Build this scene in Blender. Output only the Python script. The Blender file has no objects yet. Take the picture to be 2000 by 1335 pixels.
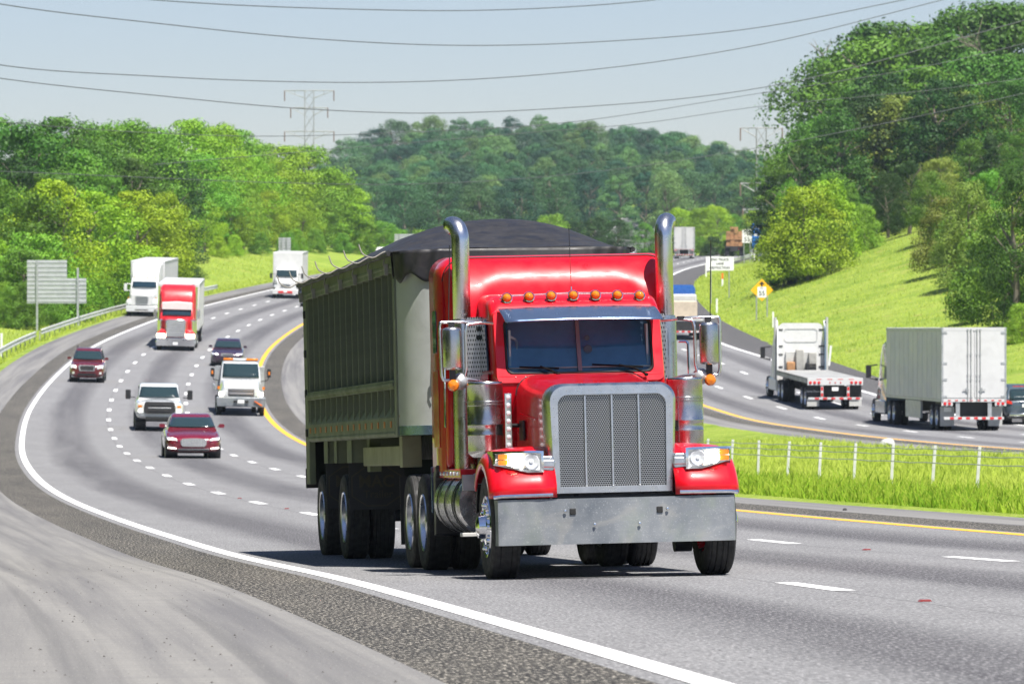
import bpy, bmesh, math, random
from mathutils import Vector, Matrix
R=random.Random(7)
SC=bpy.context.scene
COL=SC.collection
PI=math.pi
F=10000.0          # focal length in photo pixels (2000 wide)
# ---------------------------------------------------------------- profile curves
def pchip(xs,ys):
    n=len(xs);h=[xs[i+1]-xs[i] for i in range(n-1)];dl=[(ys[i+1]-ys[i])/h[i] for i in range(n-1)]
    m=[0]*n;m[0]=dl[0];m[-1]=dl[-1]
    for i in range(1,n-1):
        m[i]=(h[i]*dl[i-1]+h[i-1]*dl[i])/(h[i-1]+h[i])
    def f(x):
        if x<=xs[0]: return ys[0]+m[0]*(x-xs[0])
        if x>=xs[-1]: return ys[-1]+m[-1]*(x-xs[-1])
        lo,hi=0,n-1
        while hi-lo>1:
            k=(lo+hi)//2
            if xs[k]<=x: lo=k
            else: hi=k
        t=(x-xs[lo])/h[lo];t2=t*t;t3=t2*t
        return ys[lo]*(2*t3-3*t2+1)+h[lo]*m[lo]*(t3-2*t2+t)+ys[hi]*(3*t2-2*t3)+h[lo]*m[hi]*(t3-t2)
    return f
def K(s):
    p=[tuple(map(float,a.split(':'))) for a in s.split()]
    return pchip([a for a,b in p],[b for a,b in p])
X0=K('5:2.7 18:1.75 25.5:1.0 36:-.05 52.5:-1.9 60.5:-2.95 73.5:-4.65 90:-6.85 117:-10.3 158:-14.95 198:-18.95 238:-22.4 281:-25.0 322:-26.4 377:-26.4 422:-25.0 473:-22.4 520:-19.3 560:-16 600:-11.8 700:-3 860:9 1000:18 1300:36 2000:80')
ZM=K('5:-1.25 18:-1.51 25:-1.69 36:-1.98 50:-2.33 65:-2.70 80:-2.98 90:-3.14 110:-3.42 130:-3.63 155:-3.79 175:-3.86 198:-3.82 220:-3.55 240:-3.1 272:-2.15 300:-1.15 322:-.35 350:.6 387:1.9 446:3.85 500:5.7 600:9.0 700:11.5 860:14 1000:15 1300:15 2000:15')
CS=K('5:.015 90:.015 175:-.008 272:-.028 400:-.02 600:0 2000:0')
XY=K('5:30 120:20 162:16.1 226:10.36 257:7.8 300:4.9 330:3.5 366:2.3 417:2.2 490:4.3 553:8.5 597:12.7 700:21 860:33 1000:42 1300:60 2000:104')
ZO=K('5:-2 120:-2.9 162:-3.39 188:-3.53 205:-3.52 226:-3.38 243:-2.95 267:-2.2 297:-1.05 330:-.1 366:1.25 417:3.05 446:4.1 500:6 600:9.2 700:11.7 860:14.2 1000:15 1300:15 2000:15')
KR=K('5:.2 250:.16 330:.19 370:.24 420:.33 480:.27 600:.12 800:.03 2000:.02')
KL=K('5:.45 200:.4 320:.12 400:.2 480:.26 560:.2 700:.12 900:.02 2000:.02')
def sm(a,b,x):
    t=min(1,max(0,(x-a)/(b-a)));return t*t*(3-2*t)
LW=3.66
MR=11.0   # yellow line offset of the main road
def H(X,d):
    o=X-X0(d);xy=XY(d)
    zl=ZM(d);cs=CS(d)
    mainE=zl+cs*14.2
    if o<=14.2:
        e=-3.5-2.2*(1-sm(55,95,d))
        z=zl+cs*max(o,e)
        if o<e: z-=min(.45,.28*(e-o))
        if o<-9:
            t=-9-o
            z+=KL(d)*(t if t<26 else 26+.5*(t-26) if t<60 else 43+.1*(t-60))*sm(0,4,t)
    elif X<xy-2.6:
        w=xy-2.6-(X0(d)+14.2);t=(o-14.2)/w
        z=mainE*(1-t)+ZO(d)*t+.14*sm(0,1.2,o-14.2)*(1-t)-.35*math.sin(PI*t)*sm(120,260,d)
    elif X<=xy+13.2: z=ZO(d)
    else:
        t=X-xy-13.2
        z=ZO(d)+KR(d)*(t if t<32 else 32+.6*(t-32) if t<90 else 67+.1*(t-90))*sm(0,3,t)
    z+=min(1,max(0,(d-930)/510))*max(10,36-.0036*(X-8)**2)
    return z
def G(px,py,d0=20,d1=1500):
    """the point of the ground seen at a photo pixel -> X, d"""
    u=(px-1000)/F;v=(667.5-py)/F
    d=d0
    while d<d1:
        if H(u*d,d)>=v*d: break
        d+=1.0
    a,b=d-1,d
    for _ in range(20):
        m=(a+b)/2
        if H(u*m,m)>=v*m: b=m
        else: a=m
    return u*b,b
# ---------------------------------------------------------------- objects
def tag(o,label=None,cat=None,group=None,kind=None):
    if label:o['label']=label
    if cat:o['category']=cat
    if group:o['group']=group
    if kind:o['kind']=kind
    return o
def empty(name,label=None,cat=None,group=None,loc=(0,0,0),parent=None):
    o=bpy.data.objects.new(name,None);COL.objects.link(o);o.location=loc;o.empty_display_size=.3
    if parent:o.parent=parent
    return tag(o,label,cat,group)
def link(name,me,parent=None,loc=None,rot=None,scale=None):
    o=bpy.data.objects.new(name,me);COL.objects.link(o)
    if parent:o.parent=parent
    if loc:o.location=loc
    if rot:o.rotation_euler=rot
    if scale:o.scale=scale
    return o
def copy_tree(o,parent=None):
    c=o.copy();COL.objects.link(c)
    if parent:c.parent=parent;c.matrix_parent_inverse=o.matrix_parent_inverse.copy()
    for ch in list(o.children):
        copy_tree(ch,c)
    return c
def frame(o,X,d,a,z=None,lift=0,roll=None):
    """stand o on the ground at X,d; its local -y (front) faces a radians off the camera"""
    c,s=math.cos(a),math.sin(a)
    z0=H(X,d) if z is None else z
    def g(dx,dy): return (H(X+dx,d+dy)-H(X-dx,d-dy))/2
    e=1.2
    ex=Vector((c,s,g(c*e,s*e)/e if roll is None else roll));ey=Vector((-s,c,g(-s*3,c*3)/3))
    ex.normalize();ey=(ey-ex*ey.dot(ex)).normalized();ez=ex.cross(ey)
    o.matrix_world=Matrix(((ex.x,ey.x,ez.x,X),(ex.y,ey.y,ez.y,d),(ex.z,ey.z,ez.z,z0+lift),(0,0,0,1)))
def heading(f,d): return math.atan(-(f(d+4)-f(d-4))/8)
class MB:
    def __init__(s): s.v=[];s.f=[];s.m=[];s.uv=None;s.cur=0
    def mat(s,i): s.cur=i;return s
    def add(s,vs,fs):
        b=len(s.v);s.v+=[tuple(p) for p in vs]
        for f in fs: s.f.append(tuple(b+i for i in f));s.m.append(s.cur)
        return s
    def box(s,x0,x1,y0,y1,z0,z1):
        return s.add([(x0,y0,z0),(x1,y0,z0),(x1,y1,z0),(x0,y1,z0),(x0,y0,z1),(x1,y0,z1),(x1,y1,z1),(x0,y1,z1)],
            [(3,2,1,0),(4,5,6,7),(0,1,5,4),(1,2,6,5),(2,3,7,6),(3,0,4,7)])
    def loft(s,rings,closed=True,cap=True):
        n=len(rings[0]);vs=[p for r in rings for p in r];fs=[]
        for i in range(len(rings)-1):
            for j in range(n if closed else n-1):
                k=(j+1)%n
                fs.append((i*n+j,i*n+k,(i+1)*n+k,(i+1)*n+j))
        if cap and closed:
            fs.append(tuple(reversed(range(n))));fs.append(tuple((len(rings)-1)*n+j for j in range(n)))
        return s.add(vs,fs)
    def cyl(s,p0,p1,r0,r1=None,n=16,cap=True):
        p0=Vector(p0);p1=Vector(p1);r1=r0 if r1 is None else r1
        return s.tube([p0,p1],[r0,r1],n,cap)
    def tube(s,pts,r,n=8,cap=True):
        pts=[Vector(p) for p in pts];rings=[];up=None
        for i,p in enumerate(pts):
            t=(pts[min(i+1,len(pts)-1)]-pts[max(i-1,0)]).normalized()
            if up is None: up=Vector((0,0,1)) if abs(t.z)<.9 else Vector((0,1,0))
            a=t.cross(up).normalized();b=a.cross(t).normalized();up=b
            rr=r[i] if isinstance(r,(list,tuple)) else r
            rings.append([p+a*math.cos(2*PI*k/n)*rr+b*math.sin(2*PI*k/n)*rr for k in range(n)])
        return s.loft(rings,True,cap)
    def lathe(s,prof,axis='z',c=(0,0,0),n=24,cap=True):
        """prof: (r,t) along the axis"""
        rings=[]
        for r,t in prof:
            ring=[]
            for k in range(n):
                a=2*PI*k/n;q=(r*math.cos(a),r*math.sin(a))
                p={'z':(q[0],q[1],t),'x':(t,q[0],q[1]),'y':(q[1],t,q[0])}[axis]
                ring.append((p[0]+c[0],p[1]+c[1],p[2]+c[2]))
            rings.append(ring)
        return s.loft(rings,True,cap)
    def prism(s,poly,axis,a,b):
        """poly 2-D points, extruded along axis from a to b"""
        def P(q,t): return {'x':(t,q[0],q[1]),'y':(q[0],t,q[1]),'z':(q[0],q[1],t)}[axis]
        return s.loft([[P(q,a) for q in poly],[P(q,b) for q in poly]])
    def grid(s,fn,nu,nv):
        vs=[fn(i/nu,j/nv) for i in range(nu+1) for j in range(nv+1)]
        return s.add(vs,[(i*(nv+1)+j,(i+1)*(nv+1)+j,(i+1)*(nv+1)+j+1,i*(nv+1)+j+1) for i in range(nu) for j in range(nv)])
    def mesh(s,name,mats,smooth=None):
        me=bpy.data.meshes.new(name);me.from_pydata(s.v,[],s.f)
        for m in (mats if isinstance(mats,(list,tuple)) else [mats]): me.materials.append(m)
        if len(me.materials)>1:
            me.polygons.foreach_set('material_index',s.m)
        bm=bmesh.new();bm.from_mesh(me);bmesh.ops.recalc_face_normals(bm,faces=bm.faces);bm.to_mesh(me);bm.free()
        if smooth:
            me.polygons.foreach_set('use_smooth',[True]*len(me.polygons))
            me.set_sharp_from_angle(angle=math.radians(smooth))
        if s.uv:
            l=me.uv_layers.new(name='UVMap')
            l.data.foreach_set('uv',[c for lp in me.loops for c in s.uv[lp.vertex_index]])
        me.update();return me
    def build(s,name,mats,parent=None,smooth=38,bevel=0,seg=2,subd=0,solid=0,loc=None):
        o=link(name,s.mesh(name,mats,smooth),parent,loc)
        if solid:
            q=o.modifiers.new('s','SOLIDIFY');q.thickness=solid;q.offset=0
        if bevel:
            q=o.modifiers.new('b','BEVEL');q.width=bevel;q.segments=seg;q.limit_method='ANGLE';q.angle_limit=math.radians(40);q.harden_normals=False
        if subd:
            q=o.modifiers.new('u','SUBSURF');q.levels=q.render_levels=subd
        return o
def rrect(w,h,r,n=5,cx=0,cz=0):
    """rounded rectangle outline, half sizes w,h"""
    out=[]
    for sx,sz,a0 in ((1,1,0),(-1,1,90),(-1,-1,180),(1,-1,270)):
        for k in range(n+1):
            a=math.radians(a0+90*k/n)
            out.append((cx+sx*(w-r)+r*math.cos(a),cz+sz*(h-r)+r*math.sin(a)))
    return out
def text(body,size,name,m,parent,loc,rot=(PI/2,0,0),extr=.002,align='CENTER',bold=0,sx=1):
    cu=bpy.data.curves.new(name,'FONT');cu.body=body;cu.size=size;cu.align_x=align;cu.align_y='CENTER';cu.extrude=extr;cu.offset=bold
    cu.resolution_u=3
    t=bpy.data.objects.new('t',cu);COL.objects.link(t)
    bpy.context.view_layer.update()
    me=bpy.data.meshes.new_from_object(t.evaluated_get(bpy.context.evaluated_depsgraph_get()))
    bpy.data.objects.remove(t);me.name=name;me.materials.clear();me.materials.append(m)
    return link(name,me,parent,loc,rot,(sx,1,1))
# ---------------------------------------------------------------- materials
class NT:
    def __init__(s,name):
        s.m=bpy.data.materials.new(name);s.m.use_nodes=True;s.t=s.m.node_tree;s.n=s.t.nodes
        s.b=s.n['Principled BSDF'];s.out=s.n['Material Output']
    def new(s,k,**kw):
        q=s.n.new(k)
        for a,b in kw.items(): setattr(q,a,b)
        return q
    def l(s,a,b): s.t.links.new(a,b)
    def coord(s,which='Object',scale=(1,1,1)):
        c=s.new('ShaderNodeTexCoord');mp=s.new('ShaderNodeMapping');mp.inputs['Scale'].default_value=scale
        s.l(c.outputs[which],mp.inputs[0]);return mp.outputs[0]
    def noise(s,vec,scale,detail=4,rough=.55,dist=0):
        q=s.new('ShaderNodeTexNoise');q.inputs['Scale'].default_value=scale;q.inputs['Detail'].default_value=detail
        q.inputs['Roughness'].default_value=rough;q.inputs['Distortion'].default_value=dist
        if vec is not None:s.l(vec,q.inputs['Vector'])
        return q.outputs[0]
    def ramp(s,fac,*st,interp='LINEAR'):
        q=s.new('ShaderNodeValToRGB');e=q.color_ramp.elements;q.color_ramp.interpolation=interp
        while len(e)<len(st): e.new(.5)
        for k,(p,c) in enumerate(st):
            e[k].position=p;e[k].color=(c,c,c,1) if isinstance(c,(int,float)) else (*c,1)
        s.l(fac,q.inputs[0]);return q.outputs[0]
    def mix(s,fac,a,b,mode='MIX'):
        q=s.new('ShaderNodeMix',data_type='RGBA',blend_type=mode)
        for v,i in ((fac,0),(a,6),(b,7)):
            if hasattr(v,'links'): s.l(v,q.inputs[i])
            elif isinstance(v,(int,float)) : q.inputs[i].default_value=v if i==0 else (v,v,v,1)
            else: q.inputs[i].default_value=(*v,1)
        return q.outputs[2]
    def math(s,op,a,b=0,c=None,clamp=False):
        q=s.new('ShaderNodeMath',operation=op);q.use_clamp=clamp
        for v,i in ((a,0),(b,1),(c,2)):
            if v is None: continue
            if hasattr(v,'links'): s.l(v,q.inputs[i])
            else: q.inputs[i].default_value=v
        return q.outputs[0]
    def bump(s,h,strength=.3,dist=.02):
        q=s.new('ShaderNodeBump');q.inputs['Strength'].default_value=strength;q.inputs['Distance'].default_value=dist
        s.l(h,q.inputs['Height']);s.l(q.outputs[0],s.b.inputs['Normal'])
    def set(s,**kw):
        for k,v in kw.items():
            i=s.b.inputs[{'col':'Base Color','rough':'Roughness','metal':'Metallic','coat':'Coat Weight','coatr':'Coat Roughness','spec':'Specular IOR Level','emc':'Emission Color','ems':'Emission Strength','trans':'Transmission Weight','alpha':'Alpha','ior':'IOR'}[k]]
            if hasattr(v,'links'): s.l(v,i)
            elif k in('col','emc'): i.default_value=(*v,1)
            else: i.default_value=v
        return s.m
def M(name,col,rough=.5,metal=0,var=.18,scale=4,coat=0,grime=0,fine=0,spec=.5,ems=0,bump=0):
    t=NT(name);v=t.coord()
    n=t.noise(v,scale,5,.6)
    c=t.mix(t.ramp(n,(.3,0),(.7,1)),tuple(x*(1-var) for x in col),tuple(min(1,x*(1+var*.6)) for x in col))
    if grime:
        g=t.noise(v,scale*2.3,6,.7,.6)
        c=t.mix(t.math('MULTIPLY',t.ramp(g,(.45,0),(.75,1)),grime),c,(.09,.08,.065))
    if fine:
        g=t.noise(v,90,2,.5);c=t.mix(t.math('MULTIPLY',t.ramp(g,(.62,0),(.7,1)),fine),c,(.55,.53,.5))
    r=t.ramp(t.noise(v,scale*1.7,4),(.3,max(.02,rough*.75)),(.7,min(1,rough*1.25)))
    t.set(col=c,rough=r,metal=metal,coat=coat,coatr=.04,spec=spec)
    if ems: t.set(emc=col,ems=ems)
    if bump: t.bump(n,bump,.01)
    return t.m
m_red=M('red_paint',(.60,.001,.011),.36,0,.06,3,coat=.75,grime=.07,spec=.25)
m_red2=M('bright_red_paint',(.62,.012,.02),.35,0,.08,2,coat=.6,grime=.1)
m_chrome=M('chrome',(.82,.83,.85),.1,1,.05,6)
m_steel=M('polished_stainless',(.55,.545,.54),.26,1,.12,5,grime=.12)
m_alu=M('brushed_aluminium',(.72,.73,.74),.3,1,.1,5,grime=.12)
def bumper_mat():
    t=NT('scuffed_bumper_metal');v=t.coord()
    big=t.noise(v,1.6,5,.6,.5);sp=t.noise(v,70,3,.6);st=t.noise(t.coord(scale=(1,1,14)),7,4,.6)
    c=t.mix(t.ramp(big,(.35,0),(.65,1)),(.17,.19,.215),(.32,.335,.35))
    c=t.mix(t.math('MULTIPLY',t.ramp(sp,(.60,0),(.70,1)),.3),c,(.8,.8,.8))
    c=t.mix(t.math('MULTIPLY',t.ramp(t.noise(v,2.7,3,.5,1),(.57,0),(.68,1)),.3),c,(.44,.42,.38));c=t.mix(t.math('MULTIPLY',t.ramp(t.noise(v,1.9,4,.6,.8),(.54,0),(.7,1)),.28),c,(.25,.31,.21))
    t.set(col=c,metal=.6,rough=t.ramp(st,(.3,.48),(.7,.66)));return t.m
m_bump=bumper_mat()
m_black=M('black_plastic',(.018,.018,.02),.45,0,.3)
m_rubber=M('tyre_rubber',(.022,.022,.023),.8,0,.3,8,grime=.25)
m_dark=M('dark_chassis_steel',(.03,.03,.033),.6,.2,.4,5,grime=.5)
m_amber=M('amber_lens',(.72,.19,.006),.15,0,.1,20,coat=1)
m_redlens=M('red_lens',(.6,.01,.012),.15,0,.1,20,coat=1)
m_lens=M('clear_lens',(.8,.82,.85),.08,.3,.15,30,coat=1)
m_white=M('white_paint',(.64,.64,.635),.4,0,.07,2,coat=.3,grime=.12)
m_white2=M('white_trailer_panel',(.6,.6,.6),.45,0,.06,.8,grime=.12)
m_offw=M('dusty_white',(.5,.5,.485),.5,0,.1,2,grime=.25)
m_tarp=M('black_tarp',(.014,.014,.018),.6,0,.35,3,grime=.25,bump=.4)
m_lamp=M('lit_headlamp',(1,.88,.66),.2,0,.02,5,ems=12)
m_lampdim=M('daylight_lamp',(1,.96,.85),.2,0,.02,5,ems=2.2)
m_wood=M('stacked_lumber',(.42,.22,.1),.8,0,.35,9)
m_galv=M('galvanised_steel',(.5,.51,.52),.45,.6,.2,3,grime=.2)
m_post=M('white_post_plastic',(.8,.8,.78),.5,0,.08,6,grime=.15)
m_yel=M('yellow_sign',(.9,.46,.0),.5,0,.06,2)
m_blue=M('blue_sign',(.0,.16,.62),.5,0,.06,2)
m_sign=M('white_sign',(.85,.85,.84),.5,0,.05,2,grime=.05)
m_ink=M('black_ink',(.015,.015,.015),.6,0,.1,2)
m_orange=M('orange_plastic',(.9,.18,.01),.5,0,.1,2)
m_stripe=M('red_white_tape',(.6,.02,.02),.4,0,.1,2)
def glass_mat(name,col,rough=.04):
    t=NT(name);t.set(col=col,rough=rough,spec=.5,coat=.15,coatr=.02)
    return t.m
m_glass=glass_mat('dark_tinted_glass',(.012,.03,.045))
m_glass2=glass_mat('car_glass',(.018,.035,.04))
def clearglass():
    t=NT('windscreen_glass');tr=t.new('ShaderNodeBsdfTransparent');tr.inputs[0].default_value=(.72,.86,.92,1)
    gl=t.new('ShaderNodeBsdfGlossy');gl.inputs['Roughness'].default_value=.03
    fr=t.new('ShaderNodeFresnel');fr.inputs[0].default_value=1.5
    mx=t.new('ShaderNodeMixShader');t.l(t.math('ADD',fr.outputs[0],.03),mx.inputs[0]);t.l(tr.outputs[0],mx.inputs[1]);t.l(gl.outputs[0],mx.inputs[2])
    t.l(mx.outputs[0],t.out.inputs[0]);return t.m
m_wind=clearglass()
def paint(name,col,**k): return M(name,col,.3,0,.06,3,coat=1,grime=.05,**k)
# ================================================================ SETTING
def frange(a,b,s):
    out=[];x=a
    while x<b-1e-6: out.append(x);x+=s
    return out+[b]
DROWS=frange(6,60,3)+frange(63,200,4)[0:]+frange(206,620,7)+frange(640,900,20)+frange(930,1600,30)+[1700,1900,2200,2700,3500]
DROWS=sorted(set(round(x,2) for x in DROWS))
# ---- terrain
def grass_mat():
    t=NT('mown_grass');v=t.coord('Object')
    a=t.noise(v,.09,5,.6);b=t.noise(v,.8,6,.7);c3=t.noise(t.coord('Object',(1,.45,1)),7,5,.75)
    c=t.mix(t.ramp(a,(.35,0),(.65,1)),(.19,.28,.03),(.30,.39,.06))
    c=t.mix(t.ramp(b,(.42,0),(.62,1)),c,(.34,.40,.08),'MIX')
    c=t.mix(t.math('MULTIPLY',t.ramp(c3,(.4,1),(.58,0)),.6),c,(.11,.19,.02))
    d=t.noise(v,.33,5,.65,1.2)
    c=t.mix(t.math('MULTIPLY',t.ramp(d,(.58,0),(.7,1)),.6),c,(.36,.29,.11));c=t.mix(t.math('MULTIPLY',t.ramp(t.noise(v,.17,4,.7,.5),(.5,0),(.62,1)),.5),c,(.11,.20,.02))
    t.set(col=c,rough=.9,spec=.1);t.bump(t.mix(.5,b,c3),.9,.25);return t.m
m_grass=grass_mat()
offs=[-420,-300,-220,-160,-120,-90,-70,-56,-44,-35,-28,-22,-17,-13,-11,-9,-7.5,-6,-5,-4.2,-3.6]
g=MB();cols=0;rows=[]
for d in DROWS:
    x0=X0(d);xy=XY(d);m0=x0+14.4;m1=xy-2.8
    xs=[x0+o for o in offs]+[x0+4,x0+11,m0]+[m0+(m1-m0)*k/10 for k in range(1,10)]+[m1,xy+2,xy+8,xy+13.4]
    xs+=[xy+13.4+o for o in (1,2.2,3.6,5.2,7.2,9.5,12,15,18.5,22.5,27,32,38,46,56,70,90,120,170,250,380,600)]
    rows.append([(x,d,H(x,d)+(-.045 if (x0-3.55-2*(1-sm(55,95,d))<x<x0+14.3 or xy-2.7<x<xy+13.3) else 0)+(.012 if False else 0)) for x in xs])
n=len(rows[0])
g.add([p for r in rows for p in r],[(i*n+j,i*n+j+1,(i+1)*n+j+1,(i+1)*n+j) for i in range(len(rows)-1) for j in range(n-1)])
tag(g.build('ground',m_grass,smooth=180),kind='structure')
# ---- road sheets
def sheet(name,mat,ref,o0,o1,lift,d0=7,d1=1100,step=3,nc=None,zref=None):
    b=MB();uv=[];ds=[d for d in frange(d0,d1,step)]
    nc=nc or max(2,int((o1-o0)/1.8)+1)
    for d in ds:
        for j in range(nc):
            oo=o0(d) if callable(o0) else o0;o=oo+(o1-oo)*j/(nc-1)
            b.v.append((ref(d)+o,d,H(ref(d)+o,d)+lift));uv.append((o,d))
    for i in range(len(ds)-1):
        for j in range(nc-1):
            b.f.append((i*nc+j,i*nc+j+1,(i+1)*nc+j+1,(i+1)*nc+j));b.m.append(0)
    b.uv=uv
    return tag(b.build(name,mat,smooth=180),kind='structure')
def asphalt(name,lane,base=(.205,.206,.212),dark=(.085,.084,.092),phase=0,speck=.5):
    t=NT(name);uv=t.coord('UV');sx=t.new('ShaderNodeSeparateXYZ');t.l(uv,sx.inputs[0])
    n1=t.noise(t.coord('UV',(.8,.035,1)),1,4,.6);n2=t.noise(t.coord('UV',(1,.3,1)),.9,5,.6)
    u=t.math('ADD',sx.outputs[0],t.math('MULTIPLY_ADD',n1,.7,-.35))
    w=t.math('COSINE',t.math('MULTIPLY_ADD',u,2*PI/lane,phase))           # -1 at lane centres
    tr=t.ramp(t.math('MULTIPLY_ADD',w,-.5,.5),(.42,0),(.95,1))
    tr=t.math('MULTIPLY',tr,t.ramp(n1,(.3,.6),(.65,1.15)))
    c=t.mix(tr,base,dark)
    c=t.mix(t.ramp(n2,(.3,.3),(.7,0)),c,dark)
    ua=t.coord('UV',(1,.16,1));f=t.noise(ua,46,2,.7);f2=t.noise(ua,15,3,.7)
    c=t.mix(t.math('MULTIPLY',t.ramp(f,(.52,0),(.66,1)),speck),c,(.44,.43,.44))
    c=t.mix(t.math('MULTIPLY',t.ramp(f,(.33,1),(.44,0)),speck),c,(.02,.02,.022))
    c=t.mix(t.math('MULTIPLY',t.ramp(f2,(.35,1),(.5,0)),.25),c,(.04,.04,.045))
    # joints along the lane edges
    j=t.math('ABSOLUTE',t.math('SUBTRACT',t.math('FRACT',t.math('MULTIPLY_ADD',sx.outputs[0],1/lane,.5+.02)),.5))
    c=t.mix(t.math('MULTIPLY',t.ramp(j,(.0,1),(.006,0)),.5),c,(.03,.03,.033))
    t.set(col=c,rough=.95,spec=.08);t.bump(f,.35,.01);return t.m
m_road=asphalt('worn_asphalt',LW)
m_road2=asphalt('worn_asphalt_opposite',3.33)
def chip_mat():
    t=NT('coarse_chipseal');uv=t.coord('UV')
    a=t.noise(t.coord('UV',(1,.12,1)),1.1,5,.65);ua=t.coord('UV',(1,.16,1));f=t.noise(ua,38,3,.75);g2=t.noise(ua,14,4,.7)
    c=t.mix(t.ramp(a,(.3,0),(.7,1)),(.032,.032,.033),(.08,.075,.068))
    c=t.mix(t.math('MULTIPLY',t.ramp(f,(.53,0),(.62,1)),.75),c,(.42,.39,.34))
    c=t.mix(t.math('MULTIPLY',t.ramp(g2,(.55,0),(.7,1)),.35),c,(.2,.18,.15))
    c=t.mix(t.ramp(f,(.36,1),(.46,0)),c,(.012,.012,.013))
    t.set(col=c,rough=.95,spec=.2);t.bump(f,.8,.02);return t.m
m_chip=chip_mat()
def conc_mat():
    t=NT('pale_worn_shoulder');uv=t.coord('UV')
    a=t.noise(t.coord('UV',(1.5,.03,1)),1,6,.65,.3);b=t.noise(t.coord('UV',(.22,2.4,1)),1.4,6,.75);f=t.noise(t.coord('UV',(1,.2,1)),55,3,.7)
    c=t.mix(t.ramp(a,(.36,0),(.6,1)),(.135,.133,.138),(.225,.22,.212))
    c=t.mix(t.math('MULTIPLY',t.ramp(b,(.42,1),(.56,0)),.28),c,(.15,.148,.155))
    w=t.noise(t.coord('UV',(2.4,.014,1)),1.2,5,.6,.5)
    c=t.mix(t.math('MULTIPLY',t.ramp(w,(.52,0),(.66,1)),.42),c,(.085,.085,.09))
    c=t.mix(t.math('MULTIPLY',t.ramp(f,(.6,0),(.72,1)),.4),c,(.55,.53,.5))
    c=t.mix(t.math('MULTIPLY',t.ramp(f,(.3,1),(.38,0)),.6),c,(.03,.03,.03))
    t.set(col=c,rough=.95,spec=.1);t.bump(f,.3,.01);return t.m
m_conc=conc_mat()
def line_mat(name,col):
    t=NT(name);uv=t.coord('UV')
    f=t.noise(uv,26,4,.75);w=t.noise(t.coord('UV',(6,.8,1)),2.2,5,.7)
    c=t.mix(t.math('MULTIPLY',t.ramp(w,(.56,0),(.75,1)),.55),col,(.25,.24,.24))
    c=t.mix(t.math('MULTIPLY',t.ramp(f,(.58,0),(.7,1)),.45),c,(.3,.29,.28))
    t.set(col=c,rough=.7);return t.m
m_lw=line_mat('white_road_paint',(.74,.74,.74));m_ly=line_mat('yellow_road_paint',(.8,.40,.02))
sheet('road',m_road,X0,-.25,MR+.3,0)
sheet('rumble_strip',m_chip,X0,-1.28,-.25,.0,nc=3)
sheet('shoulder',m_conc,X0,lambda d:-3.7-2.1*(1-sm(55,95,d)),-1.28,.0,nc=4)
sheet('rumble_strip_median',m_chip,X0,MR+.3,MR+1.35,0,nc=3)
sheet('shoulder_median',m_conc,X0,MR+1.35,MR+3.2,.0,nc=3)
sheet('opposite_road',m_road2,XY,-.3,10.3,0,90)
sheet('opposite_rumble_strip_median',m_chip,XY,-1.3,-.3,0,90,nc=3)
sheet('opposite_shoulder_median',m_conc,XY,-2.8,-1.3,0,90,nc=3)
m_sh2=asphalt('dark_shoulder_asphalt',40,(.085,.083,.085),(.05,.05,.052))
sheet('opposite_shoulder',m_sh2,XY,10.3,13.2,0,90,nc=3)
sheet('white_edge_line',m_lw,X0,-.1,.1,.004,nc=2,step=2)
sheet('yellow_edge_line',m_ly,X0,MR-.12,MR+.12,.004,nc=2,step=2)
sheet('opposite_yellow_edge_line',m_ly,XY,-.12,.12,.004,90,nc=2,step=2)
sheet('opposite_white_edge_line',m_lw,XY,9.9,10.14,.004,90,nc=2,step=2)
def dashes(name,ref,o,d0,d1,ph,w=.1):
    b=MB();uv=[];d=d0+ph
    while d<d1:
        for k in range(4):
            for q in (o-w,o+w):
                dd=d+3.05*k/3;b.v.append((ref(dd)+q,dd,H(ref(dd)+q,dd)+.004));uv.append((q,dd))
        B=len(b.v)-8
        for k in range(3): b.f.append((B+2*k,B+2*k+1,B+2*k+3,B+2*k+2));b.m.append(0)
        d+=12.2
    b.uv=uv;tag(b.build(name,m_lw,smooth=180),kind='structure')
dashes('dashed_lane_line',X0,LW,20,1000,11.2)
dashes('dashed_lane_line_inner',X0,2*LW,20,1000,9.4)
dashes('opposite_dashed_lane_line',XY,3.3,100,1000,3)
dashes('opposite_dashed_lane_line_outer',XY,6.6,100,1000,8)
# ---- red road studs between the dashes
studm=MB()
studm.prism([(-.05,0),(.05,0),(.035,.015),(-.035,.015)],'y',-.045,.045)
studm=studm.mesh('road_stud',[M('stud_red',(.28,.05,.05),.4)],30)
for o,ds in ((LW,(39.8,64.2,88.6,98.9,111.1)),(2*LW,(61.4,85.8,110.2))):
    for k,d in enumerate(ds):
        s=link('road_stud',studm);frame(s,X0(d)+o,d,heading(X0,d),lift=.004)
        tag(s,'small red reflective stud glued between the white lane dashes','road stud','red reflective studs along the dashed lane lines')
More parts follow.
